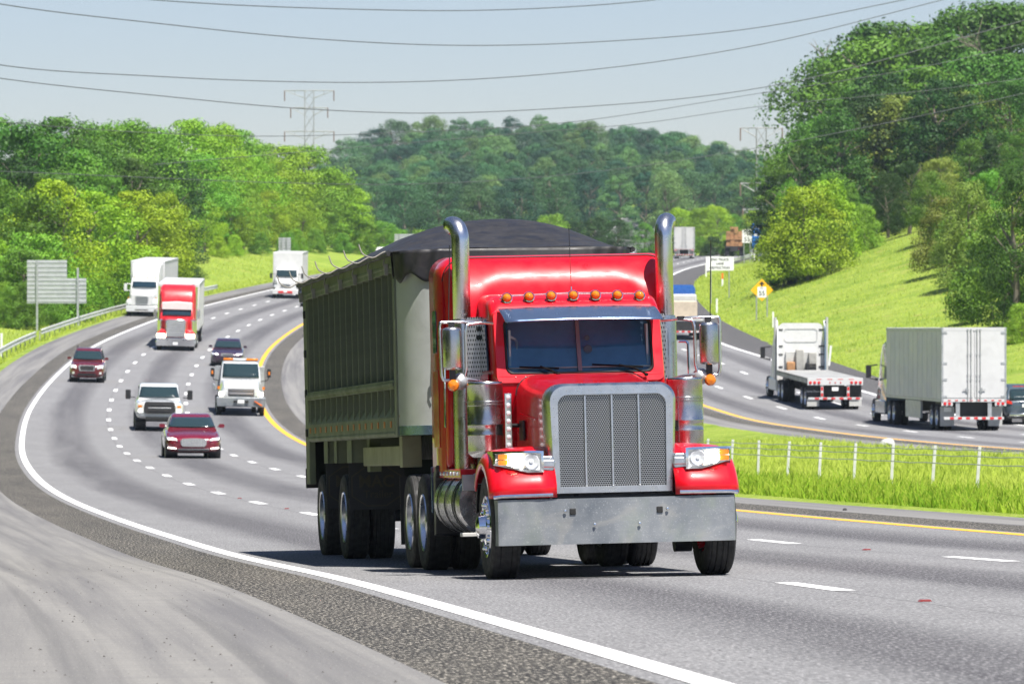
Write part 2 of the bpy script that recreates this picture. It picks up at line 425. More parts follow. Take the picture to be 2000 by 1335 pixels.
# ---- grass blades (uncountable)
def blades(name,n,samp,hmin,hmax,mat,wid=.009):
    b=MB()
    for _ in range(n):
        X,d,k=samp()
        z=H(X,d)-.02;h=R.uniform(hmin,hmax)*k;a=R.uniform(0,PI);lx,ly=R.gauss(0,.22)*h,R.gauss(0,.22)*h
        w=wid*R.uniform(.6,1.5)*(1+d/260);cx,cy=math.cos(a)*w,math.sin(a)*w*.5
        b.add([(X-cx,d-cy,z),(X+cx,d+cy,z),(X+lx+cx*.5,d+ly+cy*.5,z+h*.65),(X+lx*1.7,d+ly*1.7,z+h)],[(0,1,2),(0,2,3)])
    return tag(b.build(name,mat,smooth=None),kind='stuff')
def blade_mat(name,a,b2):
    t=NT(name);v=t.coord('Object');n1=t.noise(v,.5,4);n2=t.noise(v,9,2)
    c=t.mix(t.ramp(n1,(.35,0),(.65,1)),a,b2);c=t.mix(t.math('MULTIPLY',t.ramp(n2,(.45,0),(.62,1)),.6),c,(.40,.47,.07))
    d=t.new('ShaderNodeBsdfDiffuse');tr=t.new('ShaderNodeBsdfTranslucent');mx=t.new('ShaderNodeMixShader');mx.inputs[0].default_value=.35
    t.l(c,d.inputs[0]);t.l(c,tr.inputs[0]);t.l(d.outputs[0],mx.inputs[1]);t.l(tr.outputs[0],mx.inputs[2]);t.l(mx.outputs[0],t.out.inputs[0]);return t.m
m_blade=blade_mat('tall_grass',(.34,.45,.05),(.50,.58,.12));m_blade2=blade_mat('lush_grass',(.16,.31,.02),(.30,.44,.04))
def s_med():
    while True:
        d=80+110*R.random()**1.5;x0=X0(d)+14.35;x1=XY(d)-2.9;X=R.uniform(x0,x1)
        if .03<X/d<.13: return X,d,R.uniform(.55,1.3)
blades('grass',56000,s_med,.05,.22,m_blade)
def s_lush():
    while True:
        d=74+58*R.random();X=X0(d)+14.25+abs(R.gauss(0,1.1))
        if .03<X/d<.13: return X,d,1 if R.random()<.9 else 1.7
blades('grass_verge',16000,s_lush,.05,.27,m_blade2,.012)
def s_right():
    while True:
        d=R.uniform(262,520);X=XY(d)+13.25+45*R.random()**1.6
        if X/d<.108: return X,d,1
blades('grass_bank',34000,s_right,.06,.26,m_blade,.012)
def s_left():
    while True:
        d=R.uniform(290,600);X=X0(d)-3.9-24*R.random()**1.6
        if -.108<X/d<-.01: return X,d,1
blades('grass_roadside',24000,s_left,.08,.34,m_blade,.013)
# ---- small loose stones
st=MB()
for _ in range(170):
    d=R.uniform(21,60);X=X0(d)-1.3-2.1*R.random();r=R.uniform(.004,.012);z=H(X,d)+.003
    a=[(X+r*math.cos(k*1.26+R.random())*R.uniform(.7,1.2),d+r*math.sin(k*1.26)*R.uniform(.7,1.2),z) for k in range(5)]
    st.add(a+[(X,d,z+r*R.uniform(.7,1.1))],[(0,1,5),(1,2,5),(2,3,5),(3,4,5),(4,0,5)])
tag(st.build('gravel',M('grit',(.1,.095,.09),.9,0,.6,40),smooth=None),kind='stuff')
# ================================================================ ROADSIDE THINGS
m_rail=M('guardrail_zinc',(.62,.63,.64),.5,.25,.12,2)
def guardrail(label,pts,group,post=2.0,cat='guardrail',endcap=True):
    X,d=pts[len(pts)//2]
    root=empty('guardrail',label,cat,group,(X,d,H(X,d)))
    prof=[(0,-.03),(.06,.0),(.06,.08),(0,.13),(0,.18),(.06,.23),(.06,.31),(0,.34)]
    rings=[]
    for (x,y) in pts:
        z=H(x,y)+.48
        rings.append([(x+a-X,y-d,z+b-H(X,d)) for a,b in prof])
    q=MB();q.loft(rings,False,False);q.build('rail_beam',m_rail,root,25,solid=.006)
    pm=MB();pm.box(-.09,-.03,-.07,.07,-.7,.3);pm=pm.mesh('post',[m_wood_grey],30)
    s=0
    for (a,b) in zip(pts,pts[1:]):
        L=math.dist(a,b);k=0
        while s<L:
            x=a[0]+(b[0]-a[0])*s/L;y=a[1]+(b[1]-a[1])*s/L
            link('post',pm,root,(x-X,y-d,H(x,y)+.45-H(X,d)));s+=post
        s-=L
    return root
m_wood_grey=M('weathered_post',(.34,.33,.31),.8,0,.25,4)
def rail_pts(o,d0,d1,step=4): return [(X0(d)+o,d) for d in frange(d0,d1,step)]
guardrail('galvanised guardrail nearest the sign back, left end leaving the picture',rail_pts(-4.5,296,334),'guardrails along the outer shoulder',3.8)
guardrail('galvanised guardrail running from the sign back behind the white semi and red semi',rail_pts(-4.5,338,470),'guardrails along the outer shoulder',3.8)
# far right guardrail beside the speed signs
guardrail('short guardrail beside the lumber truck below the speed limit sign',[(XY(d)+13.9,d) for d in frange(560,700,10)],None,4)
# blurred end of a guardrail close to the camera
def sign_posts(root,xs,h,r=.06,mat=None):
    for x in xs:
        b=MB();b.cyl((x,0.03,-.6),(x,0.03,h),r,n=8);b.build('post',mat or m_galv,root)
# big sign seen from behind : two panels of horizontal planks
def back_sign(px,dd,base_off,panels,posts,label,zx=0,ribs=True,mat=None,group=None):
    X=(px-1000)/F*dd
    root=empty('road_sign',label,'road sign',group);z=H(X,dd);root.location=(X,dd,z);root.rotation_euler=(0,0,zx)
    for (x0,x1,y0,y1) in panels:
        b=MB();n=max(2,int(round((y1-y0)/.3)))
        for k in range(n):
            b.box(x0,x1,-.02,.02,y0+(y1-y0)*k/n+.012,y0+(y1-y0)*(k+1)/n)
            b.box(x0,x1,-.05,-.02,y0+(y1-y0)*(k+.42)/n,y0+(y1-y0)*(k+.58)/n)
        b.build('panel',mat or m_signback,root,20)
    sign_posts_front(root,posts);return root
def sign_posts_front(root,posts):
    for x,h in posts:
        b=MB();b.box(x-.07,x+.07,-.2,-.055,-.6,h);b.build('post',m_galv,root,30)
m_signback=M('sign_back_aluminium',(.5,.51,.53),.5,.35,.12,1.5,grime=.12)
k=.0366
back_sign(111,366,0,[(-2.12,.72,3.75,5.05),(-2.12,2.1,1.95,3.75)],[(-1.4,5.0),(1.5,4.5)],'large stepped sign seen from behind, on two posts above the guardrail',.05)
zpx=lambda py,dd,X:(667.5-py)/F*dd-H(X,dd)
q0=zpx(491,446,-30.55);back_sign(315,446,0,[(-.62,.62,q0-2.4,q0)],[(-.3,q0),(.3,q0)],'narrow grey sign back rising behind the white semi',0)
q0=zpx(464,525,-23.3);back_sign(556,525,0,[(-.62,.62,q0-3.2,q0)],[(-.25,q0),(.25,q0)],'tall narrow grey sign back rising behind the white box truck',0)
q0=zpx(457,640,-12.74);back_sign(801,640,0,[(-1.95,1.95,q0-3,q0)],[(-1.3,q0),(1.2,q0)],'wide grey sign back above the black tarp of the dump trailer',0)
def face_sign(px,py,dd,w,h,z0,posts,label,cat='road sign',mat=None):
    X=(px-1000)/F*dd;root=empty('road_sign',label,cat,None,(X,dd,H(X,dd)))
    b=MB();b.prism(rrect(w/2,h/2,.06,3,0,z0+h/2),'y',-.012,.012);b.build('panel',mat or m_sign,root,30)
    sign_posts(root,posts,z0+h*.9,.045);return root
def zpx(py,dd,X): return (667.5-py)/F*dd-H(X,dd)
dd=415;X=(1406-1000)/F*dd
s=face_sign(1406,0,dd,2.25,1.12,zpx(528,dd,X),(-.72,.75),'white sign reading END TRUCK LANE RESTRICTION on two thin posts')
zc=zpx(515,dd,X)
for q,(tx) in enumerate(('END TRUCK','LANE','RESTRICTION')): text(tx,.27,'lettering',m_ink,s,(0,-.016,zc+.33-.33*q),bold=.008,sx=.98)
dd=365;X=(1488-1000)/F*dd
s=empty('warning_sign','yellow diamond sign with up arrow and white 55 plate on two posts','road sign',None,(X,dd,H(X,dd)))
zc=zpx(566.5,dd,X);r=.80
b=MB();b.prism([(0,zc-r),(r,zc),(0,zc+r),(-r,zc)],'y',-.012,.012);b.build('panel',m_yel,s,20,bevel=.02)
b=MB();b.prism(rrect(.31,.38,.05,3,0,zc-.14),'y',-.02,-.012);b.build('speed_plate',m_sign,s,30)
text('SPEED',.12,'lettering',m_ink,s,(0,-.024,zc+.13));text('55',.46,'lettering',m_ink,s,(0,-.024,zc-.24),bold=.008)
b=MB();b.prism([(-.06,zc+.25),(.06,zc+.25),(.06,zc+.42),(.22,zc+.40),(0,zc+.64),(-.22,zc+.40),(-.06,zc+.42)],'y',-.02,-.0125);b.build('arrow',m_ink,s,20)
sign_posts(s,(-.38,.38),zc-.3,.05)
dd=590;X=(1459-1000)/F*dd
s=face_sign(1459,0,dd,1.1,1.55,zpx(474,dd,X),(-.35,.35),'white SPEED LIMIT 55 sign beside the blue sign')
zc=zpx(461,dd,X)
text('SPEED',.3,'lettering',m_ink,s,(0,-.016,zc+.52));text('LIMIT',.3,'lettering',m_ink,s,(0,-.016,zc+.2));text('55',.72,'lettering',m_ink,s,(0,-.016,zc-.4),bold=.012)
dd=620;X=(1481-1000)/F*dd
s=face_sign(1481,0,dd,1.5,3.1,zpx(486,dd,X),(-.6,.6),'tall blue service sign half hidden by the roadside trees',mat=m_blue)
b=MB()
for q,(xx,zz) in enumerate(((-.45,2.6),(.2,2.5),(-.3,1.7),(.3,1.6))):
    b=MB();b.prism(rrect(.2,.14,.03,2,xx,zpx(486,dd,X)+zz),'y',-.02,-.0125);b.build('white_symbol',m_sign,s,30)
dd=600;X=(1476-1000)/F*dd
s=face_sign(1476,0,dd,1.35,.95,zpx(500.5,dd,X),(-.4,.4),'low white plate with black mark under the blue sign')
b=MB();zc=zpx(492,dd,X);b.prism([(-.35,zc-.3),(-.22,zc-.3),(-.2,zc+.05),(-.1,zc+.05),(-.28,zc+.36),(-.45,zc+.05),(-.37,zc+.05)],'y',-.02,-.0125);b.build('black_mark',m_ink,s,20)
# delineator posts
def delineator(px,py,h,label,top=None,d=None,w=.055,lean=0):
    if d: X=(px-1000)/F*d
    else: X,d=G(px,py,230)
    root=empty('delineator_post',label,'marker post','white marker posts beside the opposite road',(X,d,H(X,d)));root.rotation_euler=(0,lean,0)
    b=MB();b.prism(rrect(w,.02,.015,3),'z',-.3,h);b.build('post',m_post,root,40)
    if top:
        b=MB();b.box(-w-.004,w+.004,-.024,.024,h*.55,h+.01);b.build('orange_band',m_orange,root,30)
delineator(1619,714,1.15,'white marker post on grass between the flatbed and the white semitrailer',None,None,.06,.1)
delineator(1510,640,1.1,'white marker post on the grass behind the flatbed cab',None,None,.06)
delineator(1400,612,1.15,'white marker post behind the right mirror antenna',None,None,.07)
delineator(1379,541,1.35,'white marker post left of the END TRUCK LANE sign',None,None,.07)
delineator(1411,558,1.1,'marker post with orange top under the END TRUCK LANE sign','o',None,.08)
delineator(1474,508,1.3,'marker post with orange band beside the low white plate','o',None,.08)
delineator(3,698,1.5,'white marker post at the left edge behind the guardrail',None,None,.07)
delineator(153,640,1.0,'short white marker post in front of the guardrail near the sign post',None,None,.05)
# stone and clod
def rock(px,py,r,mat,label,d0=70):
    X,d=G(px,py,d0);bm=bmesh.new();bmesh.ops.create_icosphere(bm,subdivisions=3,radius=1)
    for v in bm.verts:
        n=math.sin(v.co.x*3.1+1)*math.cos(v.co.y*2.7)*.16+math.sin(v.co.z*5+v.co.x*4)*.07
        v.co*=1+n;v.co.x*=r;v.co.y*=r*.8;v.co.z*=r*.55
    me=bpy.data.meshes.new('rock');bm.to_mesh(me);bm.free();me.materials.append(mat);me.polygons.foreach_set('use_smooth',[True]*len(me.polygons))
    o=link('rock',me,None,(X,d,H(X,d)+r*.3));tag(o,label,'rock')
rock(1733,871,.30,m_offw,'rounded white boulder in the median grass near the opposite yellow line',100)
rock(1650,996,.045,m_dark,'small dark stone on the pale median shoulder',60)
# ---- cable barrier in the median
cb=lambda d: X0(d)+17.3
root=empty('cable_barrier','galvanised three cable barrier on thin steel posts in median grass','cable barrier',None,(cb(108),108,H(cb(108),108)))
base=Vector(root.location)
pm=MB();pm.box(-.03,.03,-.03,.03,-.3,.86);pm.box(-.02,.02,-.035,-.03,.5,.86)
pm=pm.mesh('post',[M('pale_zinc_post',(.62,.63,.62),.6,.1)],30)
dl=92.0;pd=[]
for k in range(11):
    pd.append(dl);dl+=4.15
for d in pd:
    p=link('post',pm,root,Vector((cb(d),d,H(cb(d),d)))-base);p.rotation_euler=(R.uniform(-.03,.03),.05+R.uniform(-.03,.03),0)
for h in (.80,.68,.52):
    q=MB();pts=[]
    for d in frange(84,150,1.4):
        x=cb(d);ph=((d-92)/4.15)%1
        pts.append(Vector((x-.05,d,H(x,d)+h-.03*math.sin(PI*ph)))-base)
    q.tube(pts,.011,6);q.build('cable',m_galv,root)
# ---- lattice pylons
def pylon(px,d,ytop,hw,label,arms,zb):
    X=(px-1000)/F*d;zt=(667.5-ytop)/F*d;root=empty('transmission_tower',label,'pylon','lattice transmission towers',(X,d,zb));Ht=zt-zb
    b=MB();t=.10
    lv=frange(0,Ht,3.0)
    def w(z): return hw*(1+1.6*max(0,.55-z/Ht))
    for a,c in zip(lv,lv[1:]):
        for sx,sy in ((-1,-1),(1,-1),(1,1),(-1,1)):
            b.tube([(sx*w(a),sy*w(a),a),(sx*w(c),sy*w(c),c)],t*.6,4,False)
        for p,q in (((-1,-1),(1,-1)),((1,-1),(1,1)),((1,1),(-1,1)),((-1,1),(-1,-1))):
            b.tube([(p[0]*w(a),p[1]*w(a),a),(q[0]*w(c),q[1]*w(c),c)],t*.35,4,False)
            b.tube([(q[0]*w(a),q[1]*w(a),a),(p[0]*w(c),p[1]*w(c),c)],t*.35,4,False)
    b.build('mast',m_lattice,root,None)
    for (z,L) in arms:
        z=Ht-z;c=MB()
        for s in (-1,1):
            for zz,rr in ((z,.10),(z-1.6,.08)):
                for sy in (-1,1): c.tube([(s*hw,sy*hw,zz),(s*L,0,z)],rr*.6,4,False)
            c.tube([(s*(hw+L)/2,0,z-.8),(s*(hw+L)/2,0,z)],.06,4,False)
        c.tube([(-L,0,z),(L,0,z)],.09,4,False)
        c.build('cross_arm',m_lattice,root,None)
        for s in (-1,1):
            c=MB();c.cyl((s*L,0,z),(s*L,0,z-2.2),.12,n=6);c.build('insulator',M('insulator',(.2,.13,.1),.4,0,.1),root)
m_lattice=M('lattice_steel',(.34,.335,.34),.6,.2,.2,.5)
pylon(604,1080,177,.95,'tall lattice pylon above the left trees',[(0,5.2),(3.6,3.9),(8.6,5.2)],18)
pylon(1487,880,250,.85,'lattice pylon half hidden at the edge of the right trees',[(0,3.6),(9.5,3.6),(14,3.2)],10)
# ---- power lines
m_wire=M('aluminium_conductor',(.12,.125,.13),.5,.5,.1)
W=[('uppermost power line, running along the top edge of the sky',[(-100,-45),(300,0),(640,17),(960,20),(1280,0),(1500,-30)]),
('power line curving from the top left corner across the whole sky',[(-100,-10),(0,8),(300,45),(600,75),(900,89),(1200,80),(1460,57),(1765,0),(1900,-28)]),
('middle power line meeting the right trees just below the sky',[(-100,110),(0,127),(300,149),(500,158),(800,160),(1100,142),(1460,92),(1833,2),(1950,-28)]),
('power line passing in front of the pylon mast and over the right treetops',[(-100,138),(0,153),(300,186),(600,213),(800,221),(1100,211),(1460,176),(2000,40),(2100,12)]),
('thin power line low over the left treetops and the distant ridge',[(-100,228),(0,238),(250,257),(500,266),(800,258),(1100,240),(1460,186),(1842,123),(2100,60)]),
('faint power line crossing the upper part of the distant wooded hill',[(-100,330),(250,345),(550,357),(780,360),(1100,342),(1460,292),(1828,220),(2100,160)]),
('faint power line above the diamond sign across the right tree slope',[(1000,262),(1260,240),(1460,211),(1828,175),(2100,140)])]
for q,(lb,pts) in enumerate(W):
    xs=[p[0] for p in pts];f=pchip(xs,[p[1] for p in pts]);P=[]
    for k in range(81):
        x=xs[0]-700+(xs[-1]-xs[0]+1400)*k/80;d=300+12*q+70*(x-1000)/1000*.4
        P.append(((x-1000)/F*d,d,(667.5-f(x))/F*d))
    b=MB();b.tube(P,.03 if q<4 else .024,6);o=b.build('power_line',m_wire)
    tag(o,lb,'power line','power lines strung across the valley')
# ================================================================ TREES
def leaf_mat():
    t=NT('leaves');oi=t.new('ShaderNodeObjectInfo');v=t.coord('Object')
    n1=t.noise(v,5,3,.6);n2=t.noise(v,40,2,.6)
    hs=t.new('ShaderNodeHueSaturation');t.l(oi.outputs['Color'],hs.inputs['Color'])
    t.l(t.math('MULTIPLY_ADD',n1,.05,.475),hs.inputs['Hue']);t.l(t.math('MULTIPLY_ADD',n2,.7,.65),hs.inputs['Value'])
    c=hs.outputs[0]
    d=t.new('ShaderNodeBsdfPrincipled');d.inputs['Roughness'].default_value=.55;d.inputs['Specular IOR Level'].default_value=.25
    tr=t.new('ShaderNodeBsdfTranslucent');mx=t.new('ShaderNodeMixShader');mx.inputs[0].default_value=.11
    t.l(c,d.inputs['Base Color']);t.l(t.mix(1,c,(1.0,1.0,.45),'MULTIPLY'),tr.inputs[0])
    t.l(d.outputs[0],mx.inputs[1]);t.l(tr.outputs[0],mx.inputs[2]);t.l(mx.outputs[0],t.out.inputs[0]);return t.m
m_leaf=leaf_mat()
m_bark=M('bark',(.2,.17,.13),.9,0,.35,8)
def crown(seed,shape,nl,per,leaf,lr=(.07,.15)):
    """unit-height crown of leaf clusters; shape(t)-> radius at height t"""
    r=random.Random(seed);b=MB();lob=[]
    while len(lob)<nl:
        t=r.uniform(.04,.97);a=r.uniform(0,2*PI);q=math.sqrt(r.uniform(.18,1));R0=shape(t)
        rad=r.uniform(*lr)*(.65+.6*R0/.4)
        lob.append((Vector((math.cos(a)*R0*q,math.sin(a)*R0*q,t)),rad))
    for c,rad in lob:
        sq=r.uniform(.55,.85)
        for _ in range(int(per*r.uniform(.7,1.3))):
            u=r.uniform(-.55,1);a=r.uniform(0,2*PI);h=math.sqrt(max(0,1-u*u))
            nrm=Vector((h*math.cos(a),h*math.sin(a),u))
            rr=rad*(1+r.gauss(0,.16))
            p=c+Vector((nrm.x*rr,nrm.y*rr,nrm.z*rr*sq))
            if p.z<.005: continue
            f=(nrm+Vector((r.gauss(0,.27),r.gauss(0,.27),r.gauss(.05,.27)))).normalized()
            s=leaf*r.uniform(.55,1.45);e=f.cross(Vector((r.gauss(0,1),r.gauss(0,1),r.gauss(0,1)))).normalized();g2=f.cross(e)
            b.add([p-e*s,p-g2*s*.6+f*s*.15,p+e*s*.9,p+g2*s*.6-f*s*.1],[(0,1,2,3)])
    me=bpy.data.meshes.new('crown');me.from_pydata(b.v,[],b.f);me.materials.append(m_leaf);me.update();return me
def trunkmesh(seed,spread,bare=False):
    r=random.Random(seed);b=MB()
    top=.8 if not bare else .75
    pts=[(0,0,-.06)];x=y=0
    for k in range(1,7):
        x+=r.gauss(0,.012);y+=r.gauss(0,.012);pts.append((x,y,top*k/6))
    q0=.16 if bare else 1
    b.tube(pts,[(.03-.024*k/6)*q0 for k in range(7)],7)
    for _ in range(11 if not bare else 24):
        k=r.randint(2,6);p=Vector(pts[k]);a=r.uniform(0,2*PI);L=spread*r.uniform(.5,1)
        d=Vector((math.cos(a),math.sin(a),r.uniform(.4,1.4))).normalized()
        m1=p+d*L*.5;m2=m1+(d+Vector((r.gauss(0,.3),r.gauss(0,.3),.2))).normalized()*L*.5
        b.tube([p,m1,m2],[.011*q0,.007*q0,.003*q0],5)
        if bare:
            for _ in range(7):
                e=(d+Vector((r.gauss(0,.7),r.gauss(0,.7),r.gauss(.3,.5)))).normalized();s=m1.lerp(m2,r.random())
                b.tube([s,s+e*L*.45],[.0022,.0008],4)
    return b.mesh('trunk',m_bark,60)
def sh_broad(t): return .40*math.sin(PI*min(1,(t*.9+.1)))**.55*(1 if t>.25 else .75+t)
def sh_tall(t): return .27*(math.sin(PI*min(1,t*.88+.11))**.6)
def sh_bush(t): return .52*math.sqrt(max(0,1-(t*.98)**2.2))
def sh_cone(t): return .27*(1-t)**.8+.02
def sh_loose(t): return .34*math.sin(PI*min(1,t*.85+.14))**.8
TK=[('broad',sh_broad,78,250,.0098,(.065,.135)),('broad2',sh_broad,100,200,.0098,(.055,.115)),('tall',sh_tall,80,210,.0092,(.05,.105)),('bush',sh_bush,80,230,.0130,(.07,.14)),
    ('cone',sh_cone,150,110,.008,(.04,.075)),('loose',sh_loose,75,170,.0095,(.045,.09))]
CR=[crown(11+i,*t[1:]) for i,t in enumerate(TK)];TRK=[trunkmesh(31+i,.3) for i in range(3)]
NTREE=0
def tree(X,d,ytop,kind,col,label,group,wide=1.0,cat='tree',name='tree',H0=None,trunk=True,minh=2.2,hj=.12):
    global NTREE
    zg=H(X,d) if H0 is None else H0
    h=(667.5-ytop)/F*max(d,1)-zg
    if ytop==0: h=minh
    h=max(minh,h*(1+R.uniform(-hj,hj*.3)))
    o=empty(name,label,cat,group,(X,d,zg-.15))
    c=link('crown',CR[kind],o);ww=wide*R.uniform(.85,1.2)
    lift=.0 if kind in(3,) else h*R.uniform(.02,.12)
    c.location=(0,0,lift);wx=h*ww;wx=min(wx,h*1.3);c.scale=(wx,wx,h-lift);c.rotation_euler=(0,0,R.uniform(0,6.28))
    j=R.uniform(.78,1.22);c.color=(col[0]*j*R.uniform(.82,1.2),col[1]*j,col[2]*j,1)
    if trunk:
        t=link('trunk',TRK[NTREE%3],o);t.scale=(h,h,h);t.rotation_euler=(0,0,R.uniform(0,6.28))
    NTREE+=1
    return o
def lerp(tab,x):
    if x<=tab[0][0]: return tab[0][1]
    for (a,b),(c,e) in zip(tab,tab[1:]):
        if x<=c: return b+(e-b)*(x-a)/(c-a)
    return tab[-1][1]
LIME=(.22,.375,.015);GREEN=(.10,.225,.018);MID=(.145,.295,.02);RG=(.06,.15,.015);DARK=(.028,.075,.012);OLIVE=(.15,.21,.03);FARG=(.06,.15,.05);FARD=(.03,.09,.045);FARL=(.11,.215,.06)  # FAR greens: distance haze put into the leaf colour as blue
def row(x0,x1,step,d0,d1,top,kinds,cols,label,group,wide=1,jx=.35,jy=14,left=0,**kw):
    x=x0
    while x<=x1:
        px=x+R.uniform(-jx,jx)*step;d=R.uniform(d0,d1);u=(px-1000)/F
        if left:
            while u*d>X0(d)-left and d<690: d+=2
        tree((px-1000)/F*d,d,lerp(top,px)+abs(R.gauss(0,jy))*.7,R.choice(kinds),R.choice(cols),label,group,wide,**kw)
        x+=step
# ---- left wood
gl='trees of the left roadside wood'
row(-20,330,52,424,452,[(-20,212),(60,222),(150,205),(230,215),(310,250),(330,262)],[0,1,2],[GREEN,MID,RG],'green tree along the skyline of the left wood, above the stepped sign',gl,1.0,left=17)
row(300,660,50,560,610,[(300,245),(350,225),(385,208),(440,225),(480,240),(540,265),(600,280),(650,306),(660,325)],[0,1,2],[MID,MID,LIME],'mid green tree along the skyline behind the grass mound, left of the pylon',gl,1.0,left=27)
row(330,760,52,548,575,[(330,290),(450,270),(560,300),(640,330),(700,350),(740,395),(760,440)],[0,1,0],[MID,LIME,MID],'bright green tree in the middle of the wood behind the grass mound',gl,1.05,left=24)
row(390,770,48,536,552,[(390,380),(480,360),(560,370),(640,380),(720,420),(770,450)],[0,1,3],[LIME,MID,LIME],'sunlit yellow green tree in the lower part of the wood behind the grass mound',gl,1.1,left=21)
row(420,770,42,528,540,[(420,455),(520,430),(640,440),(760,462)],[3],[MID,LIME,GREEN],'low leafy bush at the foot of the wood behind the grass mound','bushes of the left wood',.95,left=18,cat='bush',name='bush',trunk=False)
row(-20,330,58,412,428,[(-20,290),(80,285),(200,290),(330,300)],[0,1,2],[GREEN,DARK,RG],'dark green tree in the middle row of the left wood',gl,1.0,left=13)  # DARK crowns also stand in for the shaded gaps of the wood
row(-10,60,60,395,405,[(-10,350),(60,365)],[0],[GREEN],'green tree at the left edge of the wood beside the big yellow green tree',gl,1.0)
for px,yt,w in ((110,352,1.0),(185,345,1.1),(262,348,1.0),(320,372,.85)):
    d=398
    while (px-1000)/F*d>X0(d)-9: d+=2
    tree((px-1000)/F*d,d,yt,1,(.26,.40,.012),{110:'big yellow green tree, leftmost of the bright crowns above the stepped sign',185:'big yellow green tree in the middle of the bright crowns above the stepped sign',262:'big yellow green tree with bright crown above the white semi',320:'rounded yellow green tree right above the sign back behind the white semi'}[px],gl,w)
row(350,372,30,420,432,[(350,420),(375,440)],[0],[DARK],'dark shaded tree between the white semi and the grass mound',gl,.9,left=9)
row(-10,250,42,378,388,[(-10,470),(60,455),(130,478),(250,490)],[3,0],[MID,GREEN,LIME],'leafy tree of the low front row behind the guardrail and stepped sign',gl,1.05,left=9.5)
row(-10,215,34,368,376,[(-10,545),(120,555),(215,560)],[3],[MID,GREEN],'low bush at the foot of the left wood behind the stepped sign','bushes of the left wood',.95,left=8.2,cat='bush',name='bush',trunk=False)
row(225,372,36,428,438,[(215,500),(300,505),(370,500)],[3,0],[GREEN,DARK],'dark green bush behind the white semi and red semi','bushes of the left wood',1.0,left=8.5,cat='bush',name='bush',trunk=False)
# ---- distant wooded hill
top=[(640,300),(670,268),(700,246),(760,238),(800,230),(870,222),(950,224),(1030,218),(1100,230),(1160,244),(1240,254),(1300,264),(1380,285),(1440,305),(1500,330)]
gf='trees of the distant wooded hill'
lb=['tree on the skyline of the distant wooded hill','tree high on the face of the distant wooded hill','tree halfway up the distant wooded hill','tree low on the distant wooded hill above the truck']
for k in range(9):
    d=1440-55*k;off=k*22
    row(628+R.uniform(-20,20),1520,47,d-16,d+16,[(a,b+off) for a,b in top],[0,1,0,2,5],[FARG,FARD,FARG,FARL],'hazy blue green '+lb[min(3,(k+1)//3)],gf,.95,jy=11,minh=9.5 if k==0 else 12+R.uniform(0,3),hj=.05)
row(760,860,34,690,730,[(760,440),(800,428),(860,445)],[0,3],[LIME,MID],'yellow green bush in front of the distant hill above the trailer tarp','bushes above the trailer tarp',1.05,cat='bush',name='bush')
row(1030,1330,44,760,840,[(1030,418),(1100,408),(1200,425),(1330,430)],[0,3,1],[GREEN,MID,DARK],'green tree peeping over the black tarp of the dump trailer','trees between the tarp and the distant hill',1.05)
row(1330,1490,34,700,760,[(1330,402),(1400,388),(1460,400),(1490,410)],[0,1],[GREEN,MID,LIME],'rounded green tree behind the stacked lumber truck','trees behind the lumber truck',1.05)
row(1325,1490,30,690,705,[(1325,450),(1490,450)],[3],[GREEN,DARK],'dark bush at the roadside behind the lumber truck','bushes behind the lumber truck',1.0,cat='bush',name='bush',trunk=False)
# ---- right wooded bank
gr='trees of the right wooded bank'
rt=[(1480,300),(1510,270),(1560,190),(1620,140),(1680,75),(1740,40),(1800,22),(1860,5),(2040,-30)]
row(1645,2040,50,585,640,rt,[0,1,2],[GREEN,GREEN,RG],'tall green tree on the skyline of the right wooded bank',gr,.95)
row(1615,2030,52,540,572,[(a,b+70) for a,b in rt],[0,1,2,5],[RG,DARK,GREEN],'green tree in the upper part of the right wooded bank',gr,1.0)
row(1590,2030,54,505,530,[(1490,330),(1560,270),(1640,215),(1760,165),(1900,150),(2040,140)],[0,1,4,2],[RG,DARK,RG,OLIVE],'green tree in the middle of the right wooded bank',gr,1.0)
row(1575,1740,46,484,500,[(1500,370),(1560,350),(1640,330),(1740,345)],[0,1,4],[GREEN,DARK,GREEN],'dark green tree standing above the bushes left of the grass path',gr,1.0)
row(1790,2030,52,478,500,[(1790,330),(1860,270),(1940,240),(2030,230)],[0,4,1],[DARK,GREEN,OLIVE],'dark green tree above the grass path, right of its top',gr,.95)
